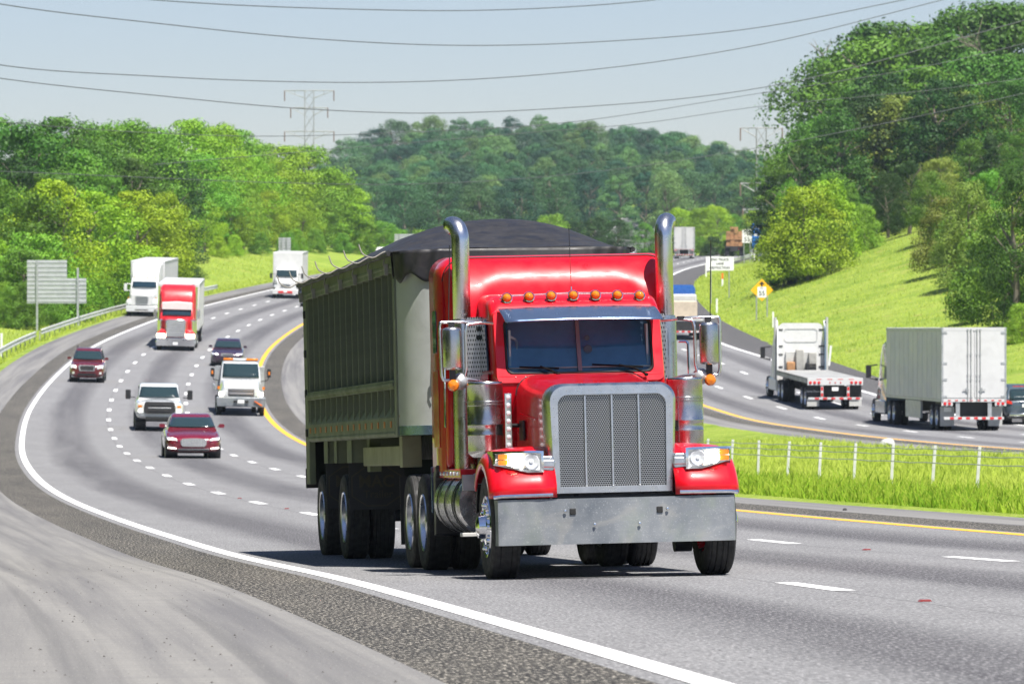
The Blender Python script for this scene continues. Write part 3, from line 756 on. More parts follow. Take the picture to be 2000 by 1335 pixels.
for px,yb,yt,c,w,k,l in ((1577,548,368,LIME,.85,3,'bright green bush at the left tip of the right bank above the diamond sign'),(1615,520,352,(.2,.34,.016),.7,3,'tall sunlit yellow green bush left of the grass path'),(1542,556,345,GREEN,.55,2,'green tree hiding the blue sign'),(1545,556,455,GREEN,.9,3,'rounded green bush just above the diamond sign'),(1585,545,455,OLIVE,.95,3,'olive bush at the grass edge right of the diamond sign'),(1640,515,435,GREEN,.95,3,'green bush bordering the grass path on its left'),(1690,490,400,MID,.85,3,'mid green bush at the top left of the grass path'),(1530,560,485,DARK,.8,3,'dark bush below the white plate sign'),
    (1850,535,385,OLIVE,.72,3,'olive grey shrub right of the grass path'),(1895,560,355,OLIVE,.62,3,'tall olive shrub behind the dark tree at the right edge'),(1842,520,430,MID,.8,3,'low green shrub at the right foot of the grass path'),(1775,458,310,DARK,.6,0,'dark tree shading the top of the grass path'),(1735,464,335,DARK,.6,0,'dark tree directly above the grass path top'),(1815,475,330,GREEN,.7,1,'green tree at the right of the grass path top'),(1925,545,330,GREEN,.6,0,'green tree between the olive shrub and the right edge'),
    (1985,650,335,(.045,.115,.014),.62,1,'large dark green tree at the right edge above the white semitrailer'),(1938,625,470,(.05,.125,.015),.8,3,'dark leafy bush left of the large tree at the right edge'),(1962,640,415,GREEN,.8,3,'broad green bush between the white semitrailer roof and the large dark tree'),(1995,735,590,MID,.9,3,'green bush at the right edge behind the crossover')):
    X,d=G(px,yb,285);t='bush' if 'bush' in l or 'shrub' in l else 'tree'
    tree(X,d,yt,k,c,l,gr,w,cat=t,name=t,hj=.02)
row(1535,1600,26,512,530,[(1535,330),(1570,250),(1600,215)],[2,5],[GREEN,DARK],'slender green tree at the left tip of the right wooded bank',gr,.85)
for px,yt,l in ((1532,300,'narrow green tree nearest the lattice pylon, left tip of the right bank'),(1516,352,'narrow dark tree just right of the lattice pylon foot')):
    tree((px-1000)/F*520,520,yt,2,GREEN if yt<340 else DARK,l,gr,1.2,hj=.02)
# ---- bare dead trees
for px,yt,d,l in ((1650,118,660,'leafless dead tree with grey twigs on the right skyline'),(1955,95,560,'leafless grey trunked tree at the upper right among green crowns')):
    X=(px-1000)/F*d;h=(667.5-yt)/F*d-H(X,d)
    o=empty('dead_tree',l,'dead tree',None,(X,d,H(X,d)));t=link('trunk',trunkmesh(77+px,.32,True),o);t.scale=(h*1.2,h*1.2,h*1.15)

# wood on the left bank beside the camera, outside the picture (seen in the paint of the truck)
for k in range(44):
    d=-30+6*k+R.uniform(-3,3);X=X0(max(6,d))-14-R.uniform(0,6)
    if d>0: X=min(X,-.125*d-10.5)
    z=H(X,max(6,d))
    tree(X,d,0,R.choice([0,3,3]),R.choice([GREEN,DARK,DARK]),'green tree on the left bank beside the near road, outside the picture','trees of the near left bank',1.1,H0=z,minh=R.uniform(10,15))
# ================================================================ MAIN TRACTOR
def wheel_meshes(Ro,w,Rr,style,dual=False):
    """tyre along x, centred; outer face at -x"""
    b=MB();h=w/2
    prof=[(Rr,-h*.86),(Ro*.80,-h*.98),(Ro*.93,-h*.97),(Ro*.985,-h*.84),(Ro*.992,-h*.70)]
    for g in (-.55,-.2,.2,.55):
        prof+=[(Ro,h*(g-.14)),(Ro,h*(g+.10)),(Ro*.978,h*(g+.11)),(Ro*.978,h*(g+.13))]
    prof+=[(Ro*.992,h*.78),(Ro*.985,h*.84),(Ro*.93,h*.97),(Ro*.80,h*.98),(Rr,h*.86)]
    b.lathe(prof,'x',n=44,cap=False);ty=b.mesh('tyre',m_rubber,35)
    b=MB()
    if style=='steer':
        b.lathe([(Rr*1.02,-h*.88),(Rr*1.0,-h*.97),(Rr*.9,-h*.93),(Rr*.86,-h*.62),(Rr*.62,-h*.70),(Rr*.58,-h*1.02),(Rr*.40,-h*1.06),(Rr*.36,-h*1.5),(Rr*.2,-h*1.62),(.001,-h*1.66)],'x',n=36,cap=False)
        b.lathe([(Rr*1.02,h*.88),(Rr*.9,h*.3),(.001,h*.25)],'x',n=24,cap=False)
        for k in range(10):
            a=2*PI*k/10;y,z=Rr*.74*math.cos(a),Rr*.74*math.sin(a)
            b.lathe([(.026,-h*.66),(.028,-h*.95),(.02,-h*1.12),(.001,-h*1.17)],'x',(0,y,z),8,cap=False)
    elif style=='drive':
        b.lathe([(Rr*1.02,-h*.88),(Rr*1.0,-h*.97),(Rr*.93,-h*.9),(Rr*.88,-h*.1),(Rr*.72,h*.35),(Rr*.5,h*.3),(Rr*.45,-h*.55),(Rr*.30,-h*.7),(.001,-h*.72)],'x',n=32,cap=False)
        for k in range(10):
            a=2*PI*k/10
            b.lathe([(.022,h*.3),(.022,-h*.05),(.001,-h*.1)],'x',(0,Rr*.62*math.cos(a),Rr*.62*math.sin(a)),8,cap=False)
    else:
        b.lathe([(Rr*1.02,-h*.86),(Rr*1.0,-h*.95),(Rr*.9,-h*.85),(Rr*.86,-h*.55),(Rr*.3,-h*.68),(.001,-h*.7)],'x',n=24,cap=False)
        for k in range(5):
            a=2*PI*k/5;c,s=math.cos(a),math.sin(a)
            p=[(Rr*.25*c-.03*s,Rr*.25*s+.03*c),(Rr*.25*c+.03*s,Rr*.25*s-.03*c),(Rr*.88*c+.05*s,Rr*.88*s-.05*c),(Rr*.88*c-.05*s,Rr*.88*s+.05*c)]
            b.prism(p,'x',-h*.78,-h*.5)
        b.lathe([(Rr*1.02,h*.86),(.001,h*.5)],'x',n=20,cap=False)
    return ty,b.mesh('rim',m_alu if style!='steer' else m_chrome,35)
WT={'steer':wheel_meshes(.52,.29,.30,'steer'),'drive':wheel_meshes(.515,.27,.30,'drive'),'car':wheel_meshes(.335,.22,.235,'car'),'big':wheel_meshes(.39,.25,.25,'car')}
def wheel(kind,root,x,y,r=None,scale=1,flip=None):
    ty,rm=WT[kind];R0={'steer':.52,'drive':.515,'car':.335,'big':.39}[kind]*scale
    flip=(x>0) if flip is None else flip
    o=link('wheel',ty,root,(x,y,R0-.006),(0,0,PI if flip else 0),(scale,)*3)
    link('rim',rm,o);return o
def pipe_bend(b,pts,r,n=12): b.tube(smooth_path(pts),r,n)
def smooth_path(pts,k=5,q=.35):
    P=[Vector(p) for p in pts];out=[P[0]]
    for a,b,c in zip(P,P[1:],P[2:]):
        s=b.lerp(a,q if (a-b).length<1e9 else 0);e=b.lerp(c,q)
        l=min((a-b).length,(c-b).length)*q;s=b+(a-b).normalized()*l;e=b+(c-b).normalized()*l
        for i in range(k+1):
            t=i/k;out.append(s*(1-t)**2+b*2*t*(1-t)+e*t*t)
    return out+[P[-1]]
TA=math.radians(8.0)
def mesh_mat(name,sx,sz,hole,metalc=(.62,.62,.6)):
    """pressed grille: rows of oval holes"""
    t=NT(name);v=t.coord('Object',(1,1,1));b=t.new('ShaderNodeSeparateXYZ');t.l(v,b.inputs[0])
    row=t.math('MULTIPLY',b.outputs[2],sz);odd=t.math('MULTIPLY',t.math('FLOOR',t.math('MULTIPLY',t.math('FLOOR',row),.5)),2)
    sh=t.math('MULTIPLY',t.math('SUBTRACT',t.math('FLOOR',row),odd),.5)
    x=t.math('SUBTRACT',t.math('FRACT',t.math('ADD',t.math('MULTIPLY',b.outputs[0],sx),sh)),.5)
    z=t.math('SUBTRACT',t.math('FRACT',row),.5)
    d=t.math('ADD',t.math('POWER',t.math('ABSOLUTE',x),2.2),t.math('POWER',t.math('ABSOLUTE',z),2.2))
    m=t.ramp(d,(hole*.8,0),(hole*1.2,1))
    t.set(col=t.mix(m,(.006,.006,.007),metalc),metal=m,rough=.32);return t.m
m_grille=mesh_mat('grille_mesh_metal',44,52,.17)
m_perf=mesh_mat('perforated_shield_metal',40,22,.05,(.55,.54,.53))
m_visor=M('sky_tinted_visor_steel',(.19,.27,.42),.24,.8,.06,4)  # visor and quarter fenders: blue sky reflection put into the base colour
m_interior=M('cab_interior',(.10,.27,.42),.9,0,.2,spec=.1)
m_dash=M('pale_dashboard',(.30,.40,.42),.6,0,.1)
m_stackm=M('stack_chrome',(.70,.70,.71),.27,1,.06,4,grime=.05)
T=empty('semi_tractor','red long nosed semi tractor with chrome stacks and wide bumper, pulling the dump trailer','semi truck')
frame(T,.94,50,TA,roll=.02)
def tb(b,name,mat,**k): return b.build(name,mat,k.pop('parent',T),**k)
# bumper
b=MB();pts=[(-1.17,-.30),(-1.17,-.575),(-1.155,-.61),(-1.12,-.62),(1.12,-.62),(1.155,-.61),(1.17,-.575),(1.17,-.30)]
b.prism(pts+[(x*.988,y+.014) for x,y in pts[::-1]],'z',.335,.775)
bump=tb(b,'bumper',m_bump,smooth=25)
for x in (-.43,.42):
    b=MB();b.box(x-.03,x+.03,-.632,-.60,.62,.68);tb(b,'tow_hole',m_ink,parent=bump,bevel=.006)
    b=MB();b.lathe([(.017,-.64),(.012,-.648),(.001,-.65)],'y',(x+(.075 if x>0 else -.075),0,.655),10,cap=False);tb(b,'bolt',m_chrome,parent=bump)
for x in (-.22,.22):
    b=MB();b.lathe([(.017,-.64),(.012,-.648),(.001,-.65)],'y',(x,0,.52),10,cap=False);tb(b,'bolt',m_chrome,parent=bump)
# grille surround : rounded arch plate with opening
def arch(w0,w1,z0,z1,r,n=7):
    out=[(-w0,z0),(w0,z0)]
    for sx in (1,-1):
        seq=[(90*k/n) for k in range(n+1)]
        if sx<0: seq=seq[::-1]
        for a in seq:
            a=math.radians(a);out.append((sx*(w1-r)+sx*r*math.cos(a),z1-r+r*math.sin(a)))
    return out
oo=arch(.60,.635,.80,1.885,.17);ii=arch(.520,.530,.885,1.775,.10)
b=MB();nn=len(oo);k=nn
y0,y1=-.47,-.30
o2=arch(.575,.605,.825,1.86,.15)
rings=[[(x,-.10,z) for x,z in oo],[(x,-.42,z) for x,z in oo],[(x,-.468,z) for x,z in o2],[(x,-.47,z) for x,z in ii],[(x,-.43,z) for x,z in ii]]
b.loft(rings,True,False)
gs=tb(b,'grille_surround',m_alu,smooth=50)
b=MB()
for q in range(11):
    z=.86+.088*q
    for x in (-.567,.567): b.lathe([(.006,-.471),(.004,-.4735),(.001,-.474)],'y',(x,0,z),6,cap=False)
for q in range(9): b.lathe([(.006,-.471),(.004,-.4735),(.001,-.474)],'y',(-.44+.11*q,0,1.815),6,cap=False)
tb(b,'rivets',m_galv,parent=gs)
b=MB();b.prism(ii,'y',-.44,-.425);tb(b,'grille_mesh',m_grille,smooth=20)
for x in (-.262,0,.262):
    b=MB();b.box(x-.011,x+.011,-.462,-.44,.89,1.77);tb(b,'grille_bar',m_alu,bevel=.004)
b=MB();b.box(-.62,.62,-.42,-.2,.70,.80);tb(b,'lower_valance',m_black)
# hood
def hoodsec(y,w,zt,r,zb):
    o=arch(w,w,zb,zt,r,5);return [(x,y,z+(.02 if z>zt-r*.6 else 0)*(1-abs(x)/w)) for x,z in o]
b=MB();b.loft([hoodsec(-.12,.60,1.86,.16,1.0),hoodsec(.3,.615,1.90,.17,1.0),hoodsec(.8,.635,1.94,.18,1.0),hoodsec(1.25,.655,1.99,.2,1.0),hoodsec(1.42,.665,2.0,.2,1.0)])
tb(b,'hood',m_red,smooth=50)
# fenders
for s in (-1,1):
    b=MB();rings=[]
    for q in range(0,18):
        a=math.radians(152-q*7.0);Rf=.70+.05*math.cos(a*1)**2
        yc,zc=0.05,.55
        y=yc-Rf*math.cos(PI-a)*-1 if False else yc+Rf*math.cos(a);z=zc+Rf*math.sin(a)
        z0=z
        y=min(max(y,-.60),.86)
        sec=[]
        ny,nz=math.cos(a),math.sin(a)
        for x,dr in ((.58,.02),(.75,.03),(.95,.02),(1.10,0),(1.18,-.035),(1.215,-.10),(1.215,-.17)):
            sec.append((s*x,y+ny*dr,z0+nz*dr))
        rings.append(sec)
    # straight lower front
    b.loft([[(x,y-.005 if True else y,.79) for x,y,z in rings[0]]]+rings,False,False)
    fe=tb(b,'fender',m_red,smooth=60,solid=.02)
    b=MB();b.loft([[(s*x,.05+rr*math.cos(math.radians(q)),.55+rr*math.sin(math.radians(q))) for x,rr in ((.6,.70),(1.0,.70),(1.19,.66),(1.19,.62))] for q in range(34,8,-5)],False,False);tb(b,'fender_extension',m_black,parent=fe,smooth=60,solid=.015)
    b=MB();b.tube([(s*.62,-.625,.815),(s*1.12,-.625,.81),(s*1.19,-.60,.80)],.022,8);tb(b,'fender_trim',m_chrome,parent=fe)
    b=MB();b.box(s*.62 if s>0 else -1.0,1.0 if s>0 else -.62,-.5,-.2,.80,1.05);tb(b,'inner_fender',m_red,parent=fe,bevel=.05)
# headlamps
for s in (-1,1):
    top=lambda x: 1.245-.03*max(0,(.80-x)/.18)**2
    bot=lambda x: 1.035+.075*max(0,(x-.85)/.30)
    N=10;xs=[.72+.43*i/N for i in range(N+1)]
    # outline of the lens (x,z)
    out=[(x,top(x)-.022) for x in xs]+[(x,bot(x)+.022) for x in xs[::-1]]
    big=[(x+(.02 if i==N else 0)-(.025 if i==0 else 0),top(x)) for i,x in enumerate(xs)]+[(x+(.02 if i==0 else 0)-(.025 if i==N else 0),bot(x)) for i,x in enumerate(xs[::-1])]
    yf=lambda x: -.585+.16*max(0,(x-.78)/.4)**1.6
    b=MB();b.loft([[(s*x,-.16+.1*(x>.9),z) for x,z in big],[(s*x,yf(x)+.05,z) for x,z in big],[(s*x,yf(x),z-.0) for x,z in big],[(s*x,yf(x)-.004,z) for x,z in out],[(s*x,yf(x)+.03,z) for x,z in out]],True,True)
    hl=tb(b,'headlight',m_chrome,smooth=45)
    b=MB();b.add([(s*x,yf(x)+.026,z) for x,z in out],[tuple(range(len(out)))]);tb(b,'reflector',m_lens,parent=hl,smooth=None)
    b=MB();b.lathe([(.062,-.565),(.058,-.572),(.03,-.585),(.001,-.59)],'y',(s*.965,0,1.145),20,cap=False);tb(b,'low_beam',m_lamp,parent=hl)
    b=MB();b.lathe([(.074,-.550),(.072,-.574),(.063,-.574),(.062,-.555)],'y',(s*.965,0,1.145),20,cap=False);tb(b,'lamp_ring',m_chrome,parent=hl)
    b=MB();b.lathe([(.078,-.572),(.07,-.578),(.02,-.56),(.018,-.575),(.001,-.578)],'y',(s*.815,0,1.14),20,cap=False);tb(b,'high_beam',m_lens,parent=hl)
    for zc in (1.19,1.135):
        b=MB();b.prism(rrect(.045,.024,.01,3,s*1.085,zc),'y',-.52,-.47);tb(b,'turn_signal',m_amber,parent=hl)
    b=MB();b.prism(rrect(.075,.075,.03,3,s*.66,1.115),'y',-.52,-.2);b.box(s*.58 if s>0 else -.72,.72 if s>0 else -.58,-.55,-.3,1.08,1.15);tb(b,'headlight_arm',m_alu,parent=hl,bevel=.01)
# cab : pillars, roof, cavity
cw,ct=.80,.77
b=MB()
wsO=[(-.86,1.93),(.86,1.93),(.84,2.62),(-.84,2.62)]
wsI=rrect(.755,.285,.07,4,0,2.295)
# windscreen surround (ring) on a slightly sloped plane
ys=lambda z: 1.47+.16*(z-2.0)/.5
big=[]
for (x,z) in wsI:
    sx=1 if x>0 else -1;sz=1 if z>2.295 else -1
    big.append((max(-.86,min(.86,x*1.16)),2.295+(z-2.295)*1.30))
b.loft([[(x,1.75,z) for x,z in big],[(x,ys(z)+.02,z) for x,z in big],[(x*.985,ys(z)-.005,2.295+(z-2.295)*.985) for x,z in big],[(x,ys(z)-.005,z) for x,z in wsI],[(x,ys(z)+.05,z) for x,z in wsI]],True,False)
cab=tb(b,'cab',m_red,smooth=50)
b=MB();b.loft([[(x,ys(z)+.004,z) for x,z in wsI],[(x*.985,ys(z)-.010,2.295+(z-2.295)*.96) for x,z in wsI],[(x*.965,ys(z)+.005,2.295+(z-2.295)*.92) for x,z in wsI]],True,False);tb(b,'window_seal',m_black,parent=cab)
b=MB();b.loft([[(x,ys(z)+.05,z) for x,z in wsI],[(x,2.15,z) for x,z in wsI]],True,True);tb(b,'cab_interior',m_interior,parent=cab,smooth=None)
b=MB();b.add([(-.74,ys(2.03)+.03,2.075),(.74,ys(2.03)+.03,2.075),(.74,2.1,2.13),(-.74,2.1,2.13)],[(0,1,2,3)])
b.loft([[(-.05+.42*math.cos(PI*q/12)-.1,1.62+.03*k,2.06+(.115-.02*k)*math.sin(PI*q/12)) for q in range(13)] for k in range(3)],False,False)
tb(b,'dashboard',m_dash,parent=cab,smooth=60,solid=.01)
b=MB();pipe_bend(b,[(-.70,1.62,2.40),(-.62,1.62,2.36),(-.62,1.62,2.17),(-.70,1.62,2.14)],.016,8);tb(b,'grab_handle',m_dash,parent=cab)
b=MB();b.box(-.71,-.69,1.55,1.66,2.10,2.46);tb(b,'pillar_trim',m_dash,parent=cab);b=MB();b.box(.69,.71,1.55,1.66,2.08,2.5);tb(b,'pillar_trim',m_dash,parent=cab)
b=MB();b.lathe([(.19,0),(.205,.012),(.19,.024)],'y',(.36,1.86,2.19),24,cap=False);tb(b,'steering_wheel',m_black,parent=cab)
for s in (-1,1):
    b=MB();b.prism(rrect(.2,.26,.09,4,s*.38,2.22),'y',2.02,2.12);tb(b,'seat',M('seat_fabric',(.05,.055,.06),.9),parent=cab)
b=MB();b.add([(x*1.005,ys(z)+.018,z) for x,z in wsI],[tuple(range(len(wsI)))]);tb(b,'windshield',m_wind,smooth=None)
b=MB();b.loft([[(x,ys(z)+dy,z) for x,z in ((-.02,2.035),(.02,2.035),(.018,2.56),(-.018,2.56))] for dy in (-.006,.03)])
tb(b,'windshield_divider',M('divider_strip',(.20,.17,.18),.5,.3))
# inspection discs
for zc,r in ((2.37,.028),(2.255,.045)):
    b=MB();b.lathe([(r,.0),(r*.8,-.004),(r*.5,-.004),(.001,-.004)],'y',(.095,ys(zc)+.014,zc),14,cap=False);tb(b,'window_sticker',M('suction_disc',(.06,.11,.14),.6,spec=.1))
b=MB()
for z in range(6):
    b.box(-.66+.06*z,-.62+.06*z,ys(2.05)+.05,ys(2.05)+.07,2.07,2.085)
# wipers
for x0,x1,z1 in ((-.20,-.62,2.075),(.66,.12,2.085)):
    b=MB();b.tube([(x0,ys(1.99)-.05,1.99),(x0-.12 if x1<x0 else x0+.1,ys(2.05)-.05,2.055),((x0+x1)/2,ys(2.08)-.035,2.09)],.011,6);b.tube([(x0-.02,ys(2.06)-.025,2.065),(x1,ys(z1)-.025,z1+.012)],.010,5);b.cyl((x0,ys(1.98)-.03,1.985),(x0,ys(1.98)-.08,1.985),.018,n=8)
    tb(b,'wiper',M('wiper_black',(.008,.008,.008),.9,spec=.1))
# cab sides + roof
b=MB()
def cabsec(y,w,wt,zt,zb=1.12,r=.10):
    o=arch(w,wt,zb,zt,r,5);return [(x,y,z+.03*(1-(x/w)**2)*(z>zt-r)) for x,z in o]
b.loft([cabsec(1.74,.86,.86,2.62,1.9,.06),cabsec(1.78,.865,.865,2.71,1.6),cabsec(1.95,.87,.87,2.80,1.12),cabsec(2.3,.88,.87,2.84),cabsec(2.95,.89,.88,2.86)])
tb(b,'cab_roof',m_red,parent=cab,smooth=45)
# cowl under the windscreen
b=MB();b.loft([[( -.86,1.46,1.88),(.86,1.46,1.88),(.86,1.46,2.02),(-.86,1.46,2.02)],[(-.86,1.76,1.3),(.86,1.76,1.3),(.86,1.76,2.0),(-.86,1.76,2.0)]]);tb(b,'cowl',m_red,parent=cab,bevel=.03)
# side windows and doors
for s in (-1,1):
    b=MB();b.prism([(1.80,2.06),(2.60,2.06),(2.62,2.55),(1.95,2.58)],'x',s*.885,s*.90);tb(b,'door_window',m_glass,parent=cab)
    b=MB();b.prism([(1.80,1.25),(2.72,1.25),(2.72,2.03),(1.80,2.03)],'x',s*.884,s*.897);d_=tb(b,'door',m_red,parent=cab,bevel=.01)
    b=MB();b.tube(smooth_path([(s*.9,2.80,1.2),(s*.97,2.80,1.22),(s*.97,2.80,2.2),(s*.9,2.80,2.24)]),.016,8);tb(b,'grab_rail',m_chrome,parent=cab)
# visor
b=MB();v0=[(-.82,1.52,2.69),(.82,1.52,2.69),(.775,1.20,2.545),(-.79,1.20,2.545)]
rings=[]
for q in range(7):
    t=q/6;rings.append([(( -.80+ .02*t)*(1-0)+1.6*k/12,1.60-.40*t+.06*abs(k/6-1)**2,2.69-.145*t**1.25-.012*abs(k/6-1)**2) for k in range(13)])
b.loft(rings,False,False);vis=tb(b,'sun_visor',m_visor,solid=.008,smooth=60)
b=MB()
for k in range(7):
    x=-.68+.2267*k;y=1.63;z=2.79+.02*(1-(x/.8)**2)
    c=MB();c.lathe([(.044,0),(.044,.02),(.028,.05),(.001,.056)],'z',(0,0,0),14,cap=False)
    c.lathe([(.046,-.012),(.05,.004),(.046,.010)],'z',(0,0,0),14,cap=False)
    o=tb(c,'marker_light',m_amber,smooth=60);o.location=(x,1.84,z-.005);o.rotation_euler=(1.25,0,0)
    c=MB();c.lathe([(.054,-.02),(.058,.012),(.05,.016)],'z',(0,0,0),14,cap=False);tb(c,'marker_base',m_chrome,parent=o)
b=MB();b.tube([(0,1.95,2.80),(0,2.02,3.5)],.004,5);tb(b,'antenna',m_black)
b=MB();b.tube([(.0,1.95,2.80),(.0,1.955,2.9)],.008,6);tb(b,'antenna_base',m_chrome)
b=MB();b.tube([(-.80,1.93,2.70),(-.74,1.90,2.79),(-.6,1.88,2.815),(0,1.87,2.835),(.6,1.88,2.815),(.74,1.90,2.79),(.80,1.93,2.70)],.007,6);tb(b,'roof_trim',m_alu,parent=cab)
b=MB()
for k in range(14): b.lathe([(.007,0),(.004,-.004),(.001,-.005)],'y',(-.66+.1015*k,ys(1.985)-.012,1.985),6,cap=False)
tb(b,'rivet_row',m_galv,parent=cab)
b=MB();b.tube([(x,1.432,z) for x,z in arch(.668,.668,1.25,2.003,.2,6)[1:]],.006,5);tb(b,'hood_seam',m_black)
for s in (-1,1):
    b=MB();b.tube([(s*.64,.35,1.55),(s*.655,1.2,1.62)],.01,5);tb(b,'hood_side_trim',m_chrome)
    b=MB();b.box(min(s*.655,s*.668),max(s*.655,s*.668),.95,1.25,1.35,1.55);tb(b,'hood_side_vent',m_black)
# sleeper with roof fairing
b=MB();zt=3.27;zb=1.05
def slsec(y,w,zt,r): o=arch(w,w,zb,zt,r,7);return [(x,y,z) for x,z in o]
b.loft([slsec(2.98,1.19,3.245,.24),slsec(3.06,1.215,3.27,.22),slsec(3.85,1.22,3.29,.20),slsec(3.92,1.19,3.26,.2)])
sl=tb(b,'sleeper',m_red,smooth=50)
def fair(u,v):
    x=-1.185+2.37*u;ax=abs(x)
    zt=3.245 if ax<.95 else 3.245-.24*(1-math.sqrt(max(0,1-((ax-.95)/.245)**2)))
    z=2.50+(zt-2.50)*v
    t=(z-2.50)/.745
    tt=max(0,(z-2.78)/.465);yc=2.68+.05*tt+.22*tt**3 if z>2.78 else 2.68-.1*(2.78-z)   # centre scoop
    yl=2.60+.03*t+.34*max(0,t-.25)**2.2/.53    # side lobes
    k=sm(.58,.80,ax-.10*(1-t));y=yc*(1-k)+min(yl,2.97)*k
    e=max(0,(ax-1.02)/.165);y+=.20*e**3
    y=min(y,2.985)
    if v>.98: y=2.985
    return (x,y,z)
b=MB();b.grid(fair,44,22);fr_=tb(b,'roof_fairing',m_red,parent=sl,smooth=60)
b=MB();b.tube([(x,2.975,z) for x,z in arch(1.192,1.192,2.0,3.25,.24,7)[1:]],.006,5);tb(b,'fairing_seam',m_black,parent=sl)
# left lower cab corner panels seen below the fairing
for s in (-1,1):
    b=MB();b.box(min(s*.9,s*1.19),max(s*.9,s*1.19),2.86,2.985,1.08,2.52);tb(b,'sleeper_corner',m_red,parent=sl,bevel=.06,seg=3)
    b=MB();b.prism([(3.2,1.3),(3.65,1.3),(3.65,2.1),(3.2,2.1)],'x',s*1.218,s*1.226);tb(b,'luggage_door',m_red,parent=sl,bevel=.006)
    b=MB();b.prism(rrect(.14,.22,.05,3,3.45,2.5),'x',s*1.217,s*1.226);tb(b,'sleeper_window',m_glass,parent=sl)
# stacks with elbows
for s in (-1,1):
    b=MB();x=s*1.055;P=[(x,2.5,1.4),(x,2.5,3.42)]
    for q in range(1,9):
        a=math.radians(q*11);P.append((x+s*.15*(1-math.cos(a))*.4,2.5+.15*(1-math.cos(a))*.9,3.42+.155*math.sin(a)))
    P.append((P[-1][0]+s*.02,P[-1][1]+.035,P[-1][2]-.003))
    b.tube(P,.088,22,False);ex=tb(b,'exhaust_stack',m_stackm,smooth=80,solid=.006)
    b=MB();b.lathe([(.108,1.0),(.11,2.55),(.105,2.6),(.092,2.605)],'z',(x,2.5,0),24,cap=False);tb(b,'muffler',m_steel,parent=ex)
    # perforated shield plate toward the cab
    b=MB();b.prism([(s*.84,1.95),(s*1.03,1.95),(s*1.03,2.62),(s*.84,2.62)],'y',2.36,2.375);sh=tb(b,'heat_shield',m_perf,parent=ex,smooth=None)
    for zc in (2.5,2.41):
        b=MB();b.lathe([(.024,2.357),(.001,2.355)],'y',(s*.91,0,zc),14,cap=False);tb(b,'shield_hole',m_ink,parent=ex)
    b=MB();b.tube(smooth_path([(s*1.17,2.4,2.33),(s*1.26,2.36,2.33),(s*1.27,2.36,1.5)]),.014,8);tb(b,'stack_rail',m_chrome,parent=ex)
# air cleaners
for s in (-1,1):
    b=MB();r=.182;x=s*1.01
    b.lathe([(.001,1.19),(r*.75,1.19),(r*.98,1.23),(r,1.26),(r,1.40),(r*1.015,1.405),(r*1.015,1.42),(r,1.425),(r,1.50),(r*1.015,1.505),(r*1.015,1.52),(r,1.525),(r,1.70),(r*1.03,1.705),(r*1.03,1.715),(r*.99,1.72),(r*.99,1.73),(r*1.03,1.735),(r*1.03,1.745),(r*.985,1.75),(r*.985,1.905),(r*1.0,1.91),(r*1.0,1.93),(r*.96,1.94),(.001,1.95)],'z',(x,1.2,0),36,cap=False)
    ac=tb(b,'air_cleaner',m_steel,smooth=40)
    b=MB();b.box(min(s*.775,s*.845),max(s*.775,s*.845),.985,1.0,1.26,1.82);lb_=tb(b,'light_bar',m_chrome,bevel=.004)
    for k in range(7):
        z=1.305+.079*k
        b=MB();b.lathe([(.026,0),(.02,-.014),(.001,-.02)],'y',(s*.81,.984,z),12,cap=False);tb(b,'light',m_lens,parent=lb_)
    b=MB();b.tube([(s*.81,1.0,1.5),(s*.66,1.25,1.5)],.02,8);tb(b,'bracket',m_dark,parent=lb_)
    b=MB();b.tube(smooth_path([(s*1.01,1.2,1.3),(s*1.01,1.2,1.02),(s*.8,1.5,.95),(s*.6,1.5,1.0)]),.09,14);tb(b,'intake_pipe',m_black,parent=ac)
# mirrors
for s in (-1,1):
    b=MB()
    loop=[(s*.86,1.62,2.53),(s*1.16,1.45,2.55),(s*1.415,1.42,2.55),(s*1.425,1.42,2.5),(s*1.415,1.42,2.02),(s*1.395,1.42,1.965),(s*1.18,1.42,1.98),(s*1.0,1.5,1.955),(s*.86,1.62,1.88)]
    b.tube(smooth_path(loop,5,.3),.0155,8)
    b.tube(smooth_path([(s*1.0,1.47,2.54),(s*1.15,1.43,2.52),(s*1.165,1.42,2.45),(s*1.165,1.42,2.08),(s*1.19,1.42,1.985)],5,.3),.0155,8)
    arm=tb(b,'mirror_arm',m_galv2 if False else m_alu,smooth=60)
    b=MB();b.loft([[(s*1.305+x,1.40+y,z) for x,y in [(.098*math.cos(a)*sc,-.075*max(0,math.sin(a))*sc**.5+.02*(math.sin(a)<0)) for a in [2*PI*k/20 for k in range(20)]]] for z,sc in ((2.07,.55),(2.08,.9),(2.10,1),(2.46,1),(2.485,.9),(2.497,.55))]);mi=tb(b,'mirror',m_steel,parent=arm,smooth=50)
    b=MB();b.box(s*1.305-.09,s*1.305+.09,1.421,1.428,2.09,2.48);tb(b,'mirror_glass',m_glass,parent=arm)
    b=MB();b.lathe([(.055,1.40),(.06,1.36),(.045,1.335),(.001,1.32)],'y',(s*1.305,0,1.915),18,cap=False);tb(b,'turn_light',m_amber,parent=arm)
    b=MB();b.lathe([(.085,1.47),(.075,1.42),(.05,1.395),(.001,1.385)],'y',(s*1.225,0,1.955),18,cap=False);tb(b,'convex_mirror',m_galv,parent=arm)
    b=MB();b.box(s*1.305-.03,s*1.305+.03,1.395,1.43,1.965,2.07);b.box(s*1.305-.03,s*1.305+.03,1.395,1.43,2.49,2.55);b.cyl((s*1.305,1.4,1.9),(s*1.305,1.4,1.97),.01,n=6);tb(b,'mirror_clamp',m_black,parent=arm)
    b=MB();b.tube([(s*1.33,1.42,2.55),(s*1.33+.0,1.42,2.62),(s*(1.33)+.03,1.45,3.32)],.0055,5);tb(b,'antenna',m_black,parent=arm)
